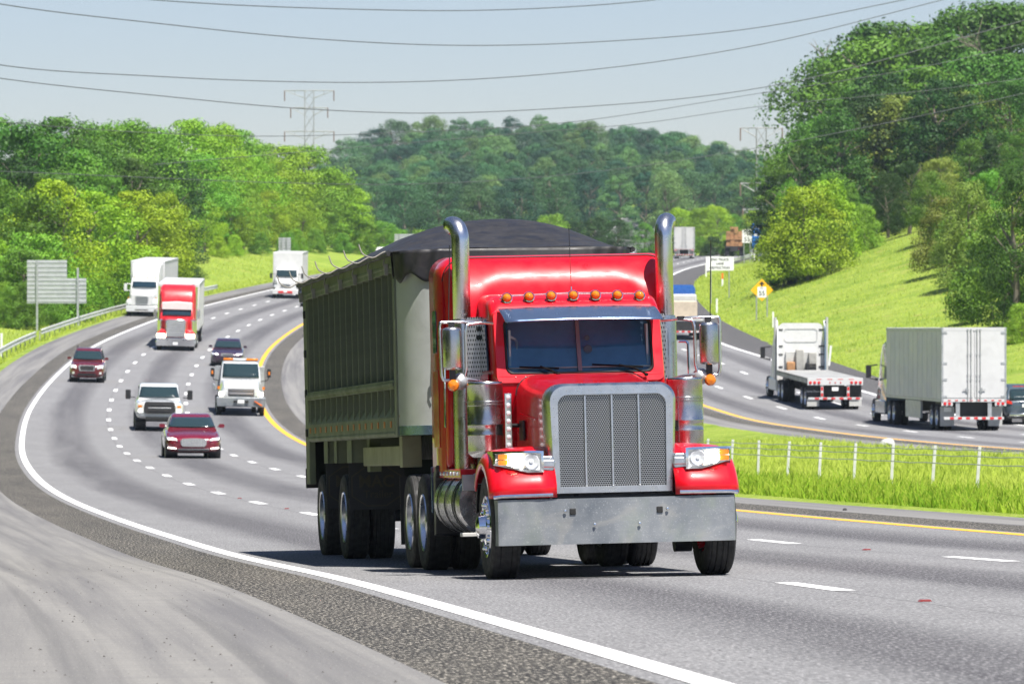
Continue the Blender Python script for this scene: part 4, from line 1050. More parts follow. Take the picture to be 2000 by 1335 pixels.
b=MB();b.box(1.0,1.07,1.44,1.5,2.525,2.565);tb(b,'antenna_mount',m_black)
# fuel tanks, steps, rails
for s in (-1,1):
    b=MB();x=s*.95
    b.lathe([(.001,1.55),(.30,1.55),(.325,1.575),(.325,3.4),(.30,3.43),(.001,3.43)],'y',(x,0,.73),32,cap=False);ft=tb(b,'fuel_tank',m_steel,smooth=40)
    for y in (1.75,1.9,2.5,3.1):
        b=MB();b.lathe([(.327,y),(.334,y+.005),(.334,y+.035),(.327,y+.04)],'y',(x,0,.73),32,cap=False);tb(b,'tank_strap',m_black,parent=ft)
    b=MB();b.box(min(s*.92,s*1.24),max(s*.92,s*1.24),1.42,1.62,.40,.44);tb(b,'step',m_offw,bevel=.006);b=MB();b.box(min(s*.92,s*1.22),max(s*.92,s*1.22),1.5,1.54,.86,1.02);tb(b,'upper_step',m_galv,bevel=.006)
    b=MB();b.prism([(3.50,.40),(3.62,.38),(3.62,1.02),(3.50,1.08),(3.36,1.12),(3.36,1.06),(3.46,.98)],'x',min(s*.65,s*1.25),max(s*.65,s*1.25));tb(b,'tank_guard',m_black,bevel=.01)
    b=MB();b.box(min(s*.6,s*1.23),max(s*.6,s*1.23),3.95,3.965,.62,1.10);qf=tb(b,'quarter_fender',m_visor,bevel=.004)
    b=MB();b.box(min(s*.95,s*1.2),max(s*.95,s*1.2),3.93,3.95,.93,.95);b.cyl((s*1.12,3.93,.72),(s*1.12,3.93,1.06),.009,n=6);tb(b,'fender_bracket',m_visor,parent=qf)
    b=MB();b.box(min(s*.86,s*1.205),max(s*.86,s*1.205),1.75,3.92,.985,1.075);sk_=tb(b,'cab_skirt',m_red,parent=sl if True else T,bevel=.008)
    for k in range(7):
        b=MB();b.lathe([(.024,0),(.02,s*.012),(.001,s*.016)],'x',(s*1.206,1.95+.27*k,1.03),10,cap=False);tb(b,'skirt_light',m_lens,parent=sl)
    b=MB();b.box(s*.40-.04,s*.40+.04,-.35,6.6,.62,.88);tb(b,'frame_rail',m_dark)
b=MB();b.box(-.45,.45,-.3,1.3,.55,1.2);b.box(-.9,.9,-.06,.06,.42,.54);b.cyl((-.9,4.75,.52),(.9,4.75,.52),.11,n=12);b.cyl((-.9,5.95,.52),(.9,5.95,.52),.11,n=12);b.lathe([(.2,4.55),(.24,4.7),(.2,4.95),(.05,5.0)],'y',(0,0,.52),14);tb(b,'axle',m_dark)
b=MB();b.box(-.5,.5,4.4,5.9,.98,1.12);tb(b,'fifth_wheel',m_dark,bevel=.03)
b=MB();b.cyl((.78,.7,.32),(.95,.7,.32),.11,n=14);tb(b,'air_tank',m_black)
b=MB();b.box(-.9,.9,3.92,4.5,.9,.96);tb(b,'deck_plate',m_dark)
for x in (-1.055,1.055):
    w_=wheel('steer',T,x,0)
for y in (4.75,5.95):
    for s in (-1,1):
        wheel('drive',T,s*1.105,y);wheel('drive',T,s*.79,y,flip=(s<0))
for s in (-1,1):
    b=MB();b.box(min(s*.62,s*1.25),max(s*.62,s*1.25),6.6,6.615,.25,1.0);tb(b,'mud_flap',m_black)
# ================================================================ DUMP TRAILER
m_rib=M('reflection_tinted_aluminium',(.20,.225,.15),.6,.15,.2,2,grime=.25,spec=.2)  # green reflection and shade on the ribs put into the base colour
m_side=M('shade_tinted_aluminium_sheet',(.034,.040,.035),.85,0,.3,1.2,grime=.15,spec=.04)  # near-black base colour carries the shade on the aluminium sides
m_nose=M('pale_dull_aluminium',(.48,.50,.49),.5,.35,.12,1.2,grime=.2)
D=empty('dump_trailer','ribbed aluminium dump trailer under a domed black tarp, hitched to the red tractor','trailer')
aD=math.radians(8.3)
c_,s_=math.cos(aD),math.sin(aD)
D0=(.94-.03+c_*.02-s_*5.3,50+c_*5.3)
frame(D,D0[0],D0[1],aD,roll=.02)
def db(b,name,mat,**k): return b.build(name,mat,k.pop('parent',D),**k)
Y0,Y1=.75,10.3;W=1.285;ZB,ZT=1.52,3.28
b=MB()
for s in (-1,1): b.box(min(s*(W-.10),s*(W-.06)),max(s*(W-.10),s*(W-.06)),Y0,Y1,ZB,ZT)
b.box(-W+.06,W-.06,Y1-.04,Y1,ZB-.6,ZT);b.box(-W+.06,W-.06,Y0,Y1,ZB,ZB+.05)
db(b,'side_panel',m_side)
# nose : rounded pale front
def nosesec(z,k=0):
    P=[(-W+.02,Y0+.03,z)]
    for q in range(9):
        a=math.radians(90*q/8);P.append((-W+.02+.5*(1-math.cos(a)),Y0-.55*math.sin(a),z))
    for q in range(8,-1,-1):
        a=math.radians(90*q/8);P.append((W-.02-.5*(1-math.cos(a)),Y0-.55*math.sin(a),z))
    return P+[(W-.02,Y0+.03,z)]
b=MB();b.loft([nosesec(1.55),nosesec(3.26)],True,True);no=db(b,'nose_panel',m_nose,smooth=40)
b=MB();b.loft([[(x*1.005,y-.004,z) for x,y,z in nosesec(1.45)],[(x*1.005,y-.004,z) for x,y,z in nosesec(1.55)]],True,True);db(b,'nose_sill',m_visor,parent=no,smooth=40)
for s in (-1,1):
    b=MB();b.box(min(s*(W-.08),s*(W+.005)),max(s*(W-.08),s*(W+.005)),Y0-.0,Y0+.16,ZB-.08,ZT);db(b,'corner_post',m_rib,bevel=.01)
    b=MB();b.box(min(s*(W-.08),s*(W+.005)),max(s*(W-.08),s*(W+.005)),Y1-.35,Y1+.02,ZB-.62,ZT);db(b,'rear_post',m_rib,bevel=.01)
    b=MB();b.box(min(s*(W-.10),s*(W+.02)),max(s*(W-.10),s*(W+.02)),Y0,Y1,ZT-.05,ZT+.14);b.box(min(s*(W-.08),s*(W+.03)),max(s*(W-.08),s*(W+.03)),Y0,Y1,ZT-.0,ZT+.04);db(b,'top_rail',m_rib,bevel=.008)
    b=MB();b.box(min(s*(W-.08),s*(W+.015)),max(s*(W-.08),s*(W+.015)),Y0+.165,Y1-.36,1.96,2.06);b.box(min(s*(W-.08),s*(W+.03)),max(s*(W-.08),s*(W+.03)),Y0+.165,Y1-.36,1.99,2.03);db(b,'middle_rail',m_rib,bevel=.006)
    b=MB();b.box(min(s*(W-.08),s*(W+.01)),max(s*(W-.08),s*(W+.01)),Y0+.165,Y1-.36,ZB-.02,ZB+.13);b.prism([(s*(W-.06),ZB+.26),(s*(W+.01),ZB+.13),(s*(W-.06),ZB+.13)],'y',Y0+.17,Y1-.37);b.tube([(s*(W-.03),Y0+.17,ZB-.045),(s*(W-.03),Y1-.4,ZB-.045)],.045,8);db(b,'bottom_rail',m_rib,bevel=.004)
    rib=MB();rib.box(min(s*(W-.06),s*(W+.006)),max(s*(W-.06),s*(W+.006)),-.024,.024,ZB+.132,ZT-.052);rib=rib.mesh('side_post',[m_rib],30)
    ml=MB();ml.box(s*(W+.011)-.006,s*(W+.011)+.006,-.07,.05,-.035,.035);ml=ml.mesh('marker_light',[M('orange_side_marker',(.5,.13,.03),.35)],30)
    for k in range(15):
        y=Y0+.5+(Y1-Y0-1.1)*k/14;link('side_post',rib,D,(0,y,0));link('marker_light',ml,D,(0,y-.02,ZB+.055))
b=MB();b.lathe([(.03,0),(.03,-.02),(.001,-.03)],'y',(-W+.05,Y0-.02,1.66),10,cap=False);db(b,'clearance_light',m_amber)
# tarp : domed cover with flaps
def tarp(u,v):
    y=Y0-.50+(Y1-Y0+.5)*v;x=-W-.045+2*(W+.045)*u;a=abs(2*u-1)
    rip=.012*math.sin(v*43)+.01*math.sin(v*17+u*9)
    dome=.39*(1-a**2.6)*(.03+.97*sm(-.02,.17,v))*(1-.42*sm(.25,1,v))
    return (x,y+.25*(1-sm(0,.1,v))*a**3,ZT+.16+dome+rip*(1-a))
b=MB();b.grid(tarp,26,60);tp=db(b,'tarp',m_tarp,smooth=70)
def flapf(u,v):
    P=nosesec(0);n=len(P)-1;q=u*n;i=min(n-1,int(q));t=q-i
    x=P[i][0]*(1-t)+P[i+1][0]*t;y=P[i][1]*(1-t)+P[i+1][1]*t
    z=ZT+.17-.30*v+.0;w=.018*math.sin(u*60+v*3)+.03*math.sin(u*23+2)*(v)
    nx=x/abs(W)*.9;k=1.02+.02*(1-v)
    return (x*k+nx*w*.4,y-.035-w*.8-.01,z-(.10 if 0 else 0)+.05*v*math.sin(u*31))
b=MB();b.grid(flapf,70,8);db(b,'tarp_flap',m_tarp,parent=tp,smooth=70,solid=.008)
b=MB();
for s in (-1,1):
    b.tube([(s*(W+.06),Y0-.1,ZT+.15),(s*(W+.06),Y1,ZT+.15)],.032,8)
db(b,'tarp_tube',m_tarp,parent=tp)
hk=MB();hk.tube(smooth_path([(-W-.03,0,ZT-.06),(-W-.09,0,ZT+.03),(-W-.05,0,ZT+.19),(-W-.10,-.02,ZT+.17),(-W-.20,-.03,ZT+.11),(-W-.32,-.04,ZT+.16),(-W-.355,-.04,ZT+.27)],5,.4),.008,7);hk.box(-W-.075,-W-.035,-.035,.035,ZT-.07,ZT+.05)
hk=hk.mesh('tarp_hook',[M('dull_hook_steel',(.32,.30,.26),.5,.3)],40)
for k in range(7): link('tarp_hook',hk,D,(0,Y0+.25+(Y1-Y0-.5)*k/6,0))
b=MB();b.tube([(-.93,Y0-.56,3.12),(-.93,Y0-.565,2.4),(-.94,Y0-.57,2.12)],.012,6);b.tube([(-.94,Y0-.57,2.12),(-.97,Y0-.57,2.0),(-.95,Y0-.57,1.9)],.008,5);ro=db(b,'tarp_rope',m_black)
b=MB();b.box(-.97,-.92,Y0-.585,Y0-.56,2.02,2.11);db(b,'rope_cleat',m_offw,parent=ro,bevel=.004)
# running gear
b=MB()
for s in (-1,1): b.box(s*.5-.06,s*.5+.06,Y0+.2,Y1,1.18,ZB)
for y in (.9,6.4,9.2): b.box(-.5,.5,y,y+.1,1.2,1.45)
for y in (6.65,9.1): b.cyl((-.9,y,.52),(.9,y,.52),.075,n=12)
db(b,'chassis',m_dark)
m_beam=M('tan_green_steel',(.33,.33,.22),.6,.2,.15,2,grime=.2)
b=MB();b.box(-1.15,-.95,1.6,5.2,1.12,1.34);b.box(-1.16,-.94,1.4,1.62,1.1,1.45);db(b,'side_beam',m_beam,bevel=.008)
b=MB();b.box(-1.1,-.96,5.0,5.25,1.05,1.47);db(b,'landing_bracket',m_rib,bevel=.01)
for (a,b2) in ((5.75,6.05),(7.35,7.45),(8.35,8.6)):
    b=MB();b.box(-W+.06,-.6,a,a+.03,1.16,1.5);b.box(-W+.06,-W+.09,a,b2+.2,1.16,1.5);db(b,'flap_hanger',m_rib,bevel=.005)
m_gold=M('faded_tan_print',(.055,.048,.03),.7)
for y in (5.9,8.4):
    for s in (-1,1):
        b=MB();b.box(min(s*.58,s*(W-.04)),max(s*.58,s*(W-.04)),y,y+.012,.60,1.16);fl=db(b,'mud_flap',m_black)
        if s<0:
            b=MB();P=[(.30,.12),(.12,.24),(-.12,.24),(-.30,.12),(-.30,-.12),(-.12,-.24),(.12,-.24),(.30,-.12)]
            b.loft([[(-.92+p*k,y-.003,.88+q*k) for p,q in P] for k in (1,.95)],True,False);db(b,'emblem_outline',m_gold,parent=fl,smooth=None)
            text('MAC',.2,'lettering',m_gold,fl,(-.92,y-.004,.93),bold=.004);text('Trailer',.13,'lettering',m_gold,fl,(-.90,y-.004,.78))
for y in (6.65,9.1):
    for s in (-1,1):
        wheel('drive',D,s*1.11,y);wheel('drive',D,s*.80,y,flip=(s<0))
b=MB();b.box(-W-.01,W+.01,Y1-.02,Y1+.08,.85,1.1);db(b,'rear_bumper',m_dark)
for k in range(4):
    b=MB();b.box(-W-.03,-W+.02,Y1-.28,Y1-.18,1.5+.5*k,1.6+.5*k);db(b,'gate_latch',m_black,bevel=.01)
# ================================================================ TRAFFIC
def mk(root): return lambda b,name,mat,**k: b.build(name,mat,k.pop('parent',root),**k)
def curve_y(w,tab):
    """y of a nose whose half width grows along tab [(y, fraction)]"""
    def f(x):
        q=abs(x)/w
        for (y0,a),(y1,c) in zip(tab,tab[1:]):
            if q<=c: return y0+(y1-y0)*max(0,(q-a)/(c-a))
        return tab[-1][0]
    return f
def panel(P,name,mat,out,yf,proud=.012,th=.05,parent=None,bev=0,dy=0):
    b=MB();b.loft([[(x,yf(x)-proud+dy,z) for x,z in out],[(x,yf(x)+th+dy,z) for x,z in out]])
    return P(b,name,mat,**({'parent':parent} if parent else {}),smooth=25,bevel=bev)
def mir(out): return [(-x,z) for x,z in out][::-1]
def body_sec(y,zb,zs,zt,w):
    h=[(w*.84,zb),(w*.955,zb+.07),(w*.995,zb+.22),(w,(zb+zs)/2+.06),(w*.985,zs-.08),(w*.93,zs),(w*.72,zs+(zt-zs)*.62),(w*.4,zt-.008),(0,zt)]
    return [(x,y,z) for x,z in h]+[(-x,y,z) for x,z in h[-2::-1]]
def car(root,paint,L,w,nose,hood,belt,roof,ws,wheelz='car',wscale=1,zb=.2,glass=None,suv=False,truck=False):
    """nose: [(y,frac,zs,zt)] stations; ws: (base y, top y, roof end y, rear base y)"""
    P=mk(root);glass=glass or m_glass2
    st=[]
    for (y,fr,zbb,zs,zt) in nose: st.append(body_sec(y,zbb,zs,zt,w*fr))
    yb,yt,ye,yr=ws
    st.append(body_sec(yb+.15,zb,belt,hood+.01,w))
    st.append(body_sec((yb+yr)/2,zb,belt+.03,belt+.06,w*1.005))
    st.append(body_sec(L-.7,zb,belt+.04,belt+.08,w))
    st.append(body_sec(L-.12,zb+.05,belt+.02,belt+.06,w*.93));st.append(body_sec(L,zb+.16,belt-.1,belt,w*.84))
    b=MB();b.loft(st);body=P(b,'body',paint,smooth=45,subd=1)
    # greenhouse
    wt=w*(.74 if not truck else .82);wb=w*.90;zr=roof
    A=[(-wb,yb,hood-.03),(-wt*.97,yt,zr-.06),(0,yt+.0,zr-.02),(wt*.97,yt,zr-.06),(wb,yb,hood-.03)]
    def sec(y,wx,z0,z1,r=.12):
        o=arch(wx[0],wx[1],z0,z1,r,4);return [(x,y,z+.03*(1-(x/wx[1])**2)*(z>z1-r*.5)) for x,z in o]
    def mix(a,c,t): return a+(c-a)*t
    b=MB()
    secs=[]
    for t in (0,.25,.5,.75,.93):
        z1=mix(hood-.0,zr-.045,t);secs.append(sec(mix(yb,yt,t),(wb,mix(wb*.97,wt,t)),hood-.12,z1+.001,min(.11,max(.01,(z1-hood+.12)*.4))))
    secs+=[sec(yt+.15,(wb,wt),hood-.12,zr),sec(mix(yt,ye,.5),(wb,wt),hood-.12,zr+.03),sec(ye,(wb,wt),hood-.12,zr-.01)]
    for t in (.3,.6,1): 
        z1=mix(zr-.02,belt+.05,t);secs.append(sec(mix(ye,yr,t),(wb,mix(wt,wb*.95,t)),hood-.12,z1,.08))
    b.loft(secs);cab=P(b,'cabin',paint,smooth=45)
    # windscreen
    def wsf(u,v,side=1):
        t=.07+.80*v;wx=mix(wb*.95,wt*.90,t);x=(2*u-1)*wx;bow=.10*(1-(2*u-1)**2)
        return (x,mix(yb,yt,t)-.02-bow*.55,mix(hood-.0,zr-.045,t)+.012)
    b=MB();b.grid(wsf,8,5);P(b,'windshield',glass,smooth=60,solid=.012)
    for s in (-1,1):
        b=MB();y0=mix(yb,yt,.55)+.25;z0=belt+.09;z1=zr-.10
        xs=lambda z:(mix(wb,wt,(z-(hood-.12))/(zr-.1-(hood-.12)))+.008)*s
        poly=[(mix(yb,yt,.2)+.28,z0),(yr-.35 if not truck else ye-.1,z0),(mix(ye,yr,.25),z1),(yt+.12,z1)]
        b.loft([[(xs(z),y,z) for y,z in poly],[(xs(z)-.02*s,y,z) for y,z in poly]]);P(b,'side_window',glass,smooth=None)
        my=mix(yb,yt,.22)
        if not truck:
            b=MB();b.loft([[(s*(w+.07)+qx,my+yy,belt+.15+qz) for qx,qz in rrect(.10,.065,.05,3)] for yy in (0,.05,.09)])
            b.cyl((s*(w*.93),my+.05,belt+.12),(s*(w+.05),my+.05,belt+.14),.025,n=6);P(b,'mirror',paint,smooth=40)
    a=.82 if not truck else .95
    for s in (-1,1):
        for y in (a,L-a-.08): wheel(wheelz,root,s*(w-.115*wscale),y,scale=wscale)
        for y in (a,L-a-.08):
            b=MB();b.lathe([(.40*wscale*(1.15 if wheelz=='big' else 1),s*(w*.55)),(.40*wscale*(1.15 if wheelz=='big' else 1),s*(w*.997))],'x',(0,y,.335*wscale*(1.16 if wheelz=='big' else 1)),22);P(b,'wheel_arch',m_black)
    b=MB();b.box(-w*.85,w*.85,.35,L-.4,zb-.03,zb+.12);P(b,'underbody',m_black)
    tab=[(n[0],n[1]) for n in nose]
    return P,curve_y(w,tab),body
def plate(P,yf,z,x=0,txt=None):
    return panel(P,'license_plate',m_sign,[(x-.15,z-.075),(x+.15,z-.075),(x+.15,z+.075),(x-.15,z+.075)],yf,.022,.01)
def place(root,px,py,ref,flip=False,da=0,d0=90):
    X,d=G(px,py,d0);frame(root,X,d,heading(ref,d)+da+(PI if flip else 0));return X,d
# ---- maroon sedan with wide chrome grille
m_maroon=paint('maroon_metallic',(.15,.002,.016));m_darkred=paint('dark_cherry',(.11,.003,.010));m_navy=paint('dark_plum_navy',(.035,.012,.035))
v=empty('sedan','shiny maroon sedan with wide chrome grille, in front of the white pickup','car')
P,yf,body=car(v,m_maroon,4.92,.93,[(0,.45,.42,.52,.58),(.04,.72,.28,.60,.68),(.16,.90,.2,.68,.76),(.42,.985,.2,.74,.83),(.85,1,.2,.82,.90)],1.0,.93,1.45,(1.45,2.25,3.3,4.35))
g_=panel(P,'grille',m_chrome,[(-.42,.46),(-.36,.40),(.36,.40),(.42,.46),(.44,.60),(.36,.66),(.1,.675),(-.1,.675),(-.36,.66),(-.44,.60)],yf,.02,.2)
b=MB()
for k in range(15): b.box(-.37+.053*k-.008,-.37+.053*k+.008,-.045,-.0,.43,.64)
P(b,'grille_slats',m_galv,parent=g_)
for s in (-1,1):
    o=[(.52,.58),(.86,.62),(.90,.72),(.60,.68)];panel(P,'headlight',m_lens,o if s>0 else mir(o),yf,.012,.1)
    o=[(.56,.61),(.84,.64),(.84,.66),(.58,.64)];panel(P,'running_light',m_lampdim,o if s>0 else mir(o),yf,.03,.06)
    o=[(.58,.315),(.86,.34),(.85,.38),(.58,.355)];panel(P,'fog_light',m_lampdim,o if s>0 else mir(o),yf,.02,.06)
panel(P,'lower_grille',m_black,[(-.5,.25),(.5,.25),(.56,.31),(-.56,.31)],yf,.012,.05);panel(P,'bumper_trim',m_chrome,[(-.55,.31),(.55,.31),(.55,.325),(-.55,.325)],yf,.02,.05)
place(v,378,895,X0)
# ---- dark plum sedan
v=empty('sedan','dark plum sedan behind the flatbed tow truck, in the innermost lane','car')
P,yf,body=car(v,m_navy,5.1,.95,[(0,.5,.40,.56,.62),(.04,.75,.26,.66,.74),(.16,.91,.2,.74,.82),(.42,.985,.2,.80,.88),(.85,1,.2,.86,.95)],1.05,.98,1.53,(1.4,2.15,3.3,4.4))
panel(P,'grille',m_chrome,[(-.38,.62),(.38,.62),(.34,.80),(-.34,.80)],yf,.02,.15);panel(P,'grille_badge_bar',m_black,[(-.3,.66),(.3,.66),(.28,.70),(-.28,.70)],yf,.03,.02)
panel(P,'lower_grille',m_black,[(-.5,.3),(.5,.3),(.5,.42),(-.5,.42)],yf,.012,.05)
for s in (-1,1):
    o=[(.48,.66),(.88,.70),(.90,.80),(.52,.78)];h_=panel(P,'headlight',m_lens,o if s>0 else mir(o),yf,.012,.1)
    o=[(.56,.69),(.70,.70),(.70,.77),(.56,.76)];panel(P,'lamp',m_lampdim,o if s>0 else mir(o),yf,.025,.05,parent=h_)
place(v,443,716,X0)
# ---- maroon crossover
v=empty('suv','dark red crossover with roof rails near the white edge line, left','car')
P,yf,body=car(v,m_darkred,4.7,.925,[(0,.5,.48,.70,.78),(.05,.78,.3,.82,.92),(.18,.93,.24,.92,1.0),(.42,.99,.24,.97,1.07),(.8,1,.24,1.0,1.10)],1.16,1.10,1.74,(1.25,1.95,4.0,4.5),'big',.92,.28,suv=True)
panel(P,'grille',m_chrome,[(-.40,.62),(.40,.62),(.46,.86),(.40,.95),(-.40,.95),(-.46,.86)],yf,.02,.15);panel(P,'grille_mesh',m_dark,[(-.33,.66),(.33,.66),(.37,.84),(.33,.89),(-.33,.89),(-.37,.84)],yf,.03,.02)
for s in (-1,1):
    o=[(.54,.72),(.86,.76),(.88,.96),(.56,.92)];panel(P,'headlight',m_lens,o if s>0 else mir(o),yf,.012,.1)
    o=[(.62,.80),(.76,.81),(.76,.90),(.62,.89)];panel(P,'lamp',m_lampdim,o if s>0 else mir(o),yf,.025,.05)
    o=[(.66,.46),(.78,.46),(.78,.58),(.66,.58)];panel(P,'fog_light',m_lens,o if s>0 else mir(o),yf,.02,.06)
    b=MB();b.tube([(s*.62,2.2,1.77),(s*.64,2.4,1.82),(s*.64,3.8,1.82),(s*.62,4.0,1.77)],.02,6);P(b,'roof_rail',m_dark)
panel(P,'lower_bumper',m_offw,[(-.84,.28),(.84,.28),(.8,.37),(-.8,.37)],yf,.012,.08);panel(P,'lower_grille',m_black,[(-.5,.38),(.5,.38),(.45,.50),(-.45,.50)],yf,.012,.05)
place(v,169,747,X0)
# ---- white pickup
m_carwhite=paint('white_car_paint',(.62,.63,.64))
def pickup_front(v,tow=False):
    P,yf,body=car(v,m_carwhite,5.9,1.0,[(0,.80,.62,.98,1.06),(.06,.92,.55,1.10,1.19),(.16,.98,.5,1.16,1.25),(.5,1,.5,1.20,1.29),(.9,1,.5,1.21,1.31)],1.34,1.27,1.93,(1.55,2.1,3.9,4.1),'big',1.0,.5,truck=True)
    return P,yf
v=empty('pickup_truck','white pickup with big black grille and black towing mirrors, behind the maroon sedan','pickup')
P,yf=pickup_front(v)
g_=panel(P,'grille',m_dark,[(-.60,.74),(.60,.74),(.66,.86),(.64,1.18),(.55,1.24),(-.55,1.24),(-.64,1.18),(-.66,.86)],yf,.05,.2,bev=.02)
for z in (.86,.98,1.10): panel(P,'grille_bar',m_galv if z==.98 else m_black,[(-.48,z-.022),(.48,z-.022),(.48,z+.022),(-.48,z+.022)],yf,.07,.03,parent=g_,bev=.006)
for s in (-1,1):
    o=[(.68,.76),(.95,.78),(.96,1.14),(.68,1.14)];h_=panel(P,'headlight',m_lens,o if s>0 else mir(o),yf,.02,.12)
    o=[(.74,.80),(.88,.80),(.88,.93),(.74,.93)];panel(P,'lamp',m_lampdim,o if s>0 else mir(o),yf,.035,.05,parent=h_)
    o=[(.74,1.00),(.9,1.0),(.9,1.08),(.74,1.08)];panel(P,'turn_signal',m_amber,o if s>0 else mir(o),yf,.035,.05,parent=h_)
    b=MB();b.box(s*1.0 if s>0 else s*1.25,s*1.25 if s>0 else s*1.0,1.62,1.66,1.36,1.40);b.prism(rrect(.11,.20,.04,3,s*1.30,1.50),'y',1.58,1.72);P(b,'towing_mirror',m_black,bevel=.01)
    b=MB();b.box(min(s*1.37,s*1.41),max(s*1.37,s*1.41),1.585,1.64,1.38,1.46);P(b,'mirror_signal',m_amber)
bp=panel(P,'bumper',m_black,[(-1.0,.40),(1.0,.40),(1.02,.70),(-1.02,.70)],yf,.10,.2,bev=.02)
panel(P,'lower_grille',m_ink,[(-.58,.47),(.58,.47),(.58,.60),(-.58,.60)],yf,.108,.02,parent=bp)
b=MB();b.box(-.35,.2,1.98,2.2,1.42,1.56);P(b,'dash_papers',m_yel)
for s in (-1,1):
    b=MB();b.prism(rrect(.14,.14,.05,4,s*.42,1.62),'y',1.99,2.06);P(b,'headrest',m_black)
place(v,311,842,X0)
# ---- tow truck (white cab, amber light bar)
v=empty('tow_truck','white flatbed tow truck with amber light bar, in the innermost lane near the yellow line','tow truck')
P=mk(v)
def taper(secs): 
    b=MB();b.loft([[(x,y,z) for x,z in o] for y,o in secs]);return b
b=taper([(.05,arch(1.0,.80,.86,1.32,.10,4)),(.25,arch(1.08,.82,.8,1.42,.12,4)),(1.2,arch(1.10,.86,.7,1.62,.14,4)),(1.65,arch(1.08,.92,.7,1.68,.14,4))]);P(b,'hood',m_carwhite,smooth=40,bevel=.02)
b=taper([(1.6,arch(.98,.93,.8,1.72,.1,4)),(1.95,arch(.98,.90,.8,2.10,.12,4)),(2.25,arch(.98,.86,.8,2.40,.16,4)),(2.5,arch(.98,.86,.8,2.46,.16,4)),(3.6,arch(.98,.86,.8,2.47,.16,4))]);P(b,'cab',m_carwhite,smooth=40)
b=MB();b.grid(lambda u,q:((2*u-1)*(.86-.06*q),1.58+.52*q-.05*(1-(2*u-1)**2),1.74+.62*q),8,4);P(b,'windshield',m_glass2,solid=.012,smooth=60)
flat0=lambda x:.0+.08*abs(x)**2
g_=panel(P,'grille',m_black,[(-.60,.92),(.60,.92),(.60,1.24),(-.60,1.24)],flat0,.02,.1,bev=.02)
for z in (1.0,1.08,1.17): panel(P,'grille_bar',m_chrome,[(-.57,z-.03*(z==1.08)-.015),(.57,z-.03*(z==1.08)-.015),(.57,z+.025),(-.57,z+.025)],flat0,.04,.02,parent=g_)
for s in (-1,1):
    o=[(.64,.92),(1.02,.92),(1.02,1.12),(.64,1.12)];h_=panel(P,'headlight',m_lens,o if s>0 else mir(o),flat0,.02,.12)
    o=[(.82,.94),(1.0,.94),(1.0,1.10),(.82,1.10)];panel(P,'lamp',m_lamp,o if s>0 else mir(o),flat0,.04,.05,parent=h_)
    b=MB();b.box(min(s*.98,s*1.09),max(s*.98,s*1.09),.22,.3,1.22,1.36);P(b,'turn_signal',m_amber)
    b=MB();b.tube([(s*.9,1.7,1.55),(s*1.25,1.65,1.62),(s*1.30,1.65,1.78)],.025,6);b.prism(rrect(.09,.21,.05,3,s*1.31,1.95),'y',1.6,1.72);m_=P(b,'mirror',m_black,bevel=.01)
    b=MB();b.prism(rrect(.04,.08,.02,3,s*1.32,1.95),'y',1.585,1.6);P(b,'mirror_signal',m_amber,parent=m_)
    for y,k in ((1.05,1),(4.9,1)): wheel('drive',v,s*(1.0 if k else .9),y,scale=.78)
    wheel('drive',v,s*.72,4.9,scale=.78,flip=s<0)
bp=panel(P,'bumper',m_bump,[(-1.12,.42),(1.12,.42),(1.14,.86),(-1.14,.86)],flat0,.12,.25,bev=.03)
for x in (-.26,.26): panel(P,'tow_hole',m_ink,[(x-.09,.64),(x+.09,.64),(x+.07,.72),(x-.07,.72)],flat0,.128,.02,parent=bp)
panel(P,'tow_strap',m_orange,[(.6,.70),(.66,.70),(.98,.52),(.98,.49),(.9,.50)],flat0,.13,.02,parent=bp);plate(P,lambda x:-.13,.68)
b=MB();b.box(-.80,.80,2.5,2.8,2.47,2.50);lb2=P(b,'light_bar',m_dark)
for x0,x1,m in ((-.80,-.36,m_amber),(-.35,.25,m_lens),(.26,.80,m_amber)):
    b=MB();b.box(x0,x1,2.48,2.82,2.50,2.60);P(b,'beacon',m,parent=lb2,bevel=.02)
b=MB();b.box(-1.15,1.15,3.7,9.6,1.05,1.2);b.box(-1.15,1.15,3.65,3.75,1.05,2.2);P(b,'flatbed',m_galv,bevel=.01)
b=MB();b.box(-.5,.5,.3,9,.5,.8);b.box(-.95,.95,.2,1.9,.75,1.0);P(b,'chassis',m_dark)
place(v,470,812,X0)
# ---- semi tractors facing the camera
def wheels_semi(v,ax,dr,sc=1):
    for s in (-1,1):
        wheel('steer',v,s*1.03,ax,scale=sc)
        for y in dr:
            wheel('drive',v,s*1.10,y,scale=sc);wheel('drive',v,s*.78,y,scale=sc,flip=s<0)
def van_box(v,L,zb,zt,mat,y0=0,w=1.295,side=None,ribs=0):
    P=mk(v);b=MB();b.box(-w,w,y0,y0+L,zb,zt);bx=P(b,'cargo_box',mat,bevel=.05,seg=3)
    for s in (-1,1):
        b=MB();b.box(min(s*(w-.02),s*(w+.02)),max(s*(w-.02),s*(w+.02)),y0+.05,y0+L-.05,zt-.16,zt-.02);b.box(min(s*(w-.02),s*(w+.02)),max(s*(w-.02),s*(w+.02)),y0+.05,y0+L-.05,zb+.0,zb+.12);P(b,'rail',m_galv)
        if ribs:
            b=MB()
            for k in range(1,ribs): b.box(min(s*(w-.02),s*(w+.008)),max(s*(w-.02),s*(w+.008)),y0+L*k/ribs-.02,y0+L*k/ribs+.02,zb+.13,zt-.17)
            P(b,'side_seams',side or mat)
    return P,bx
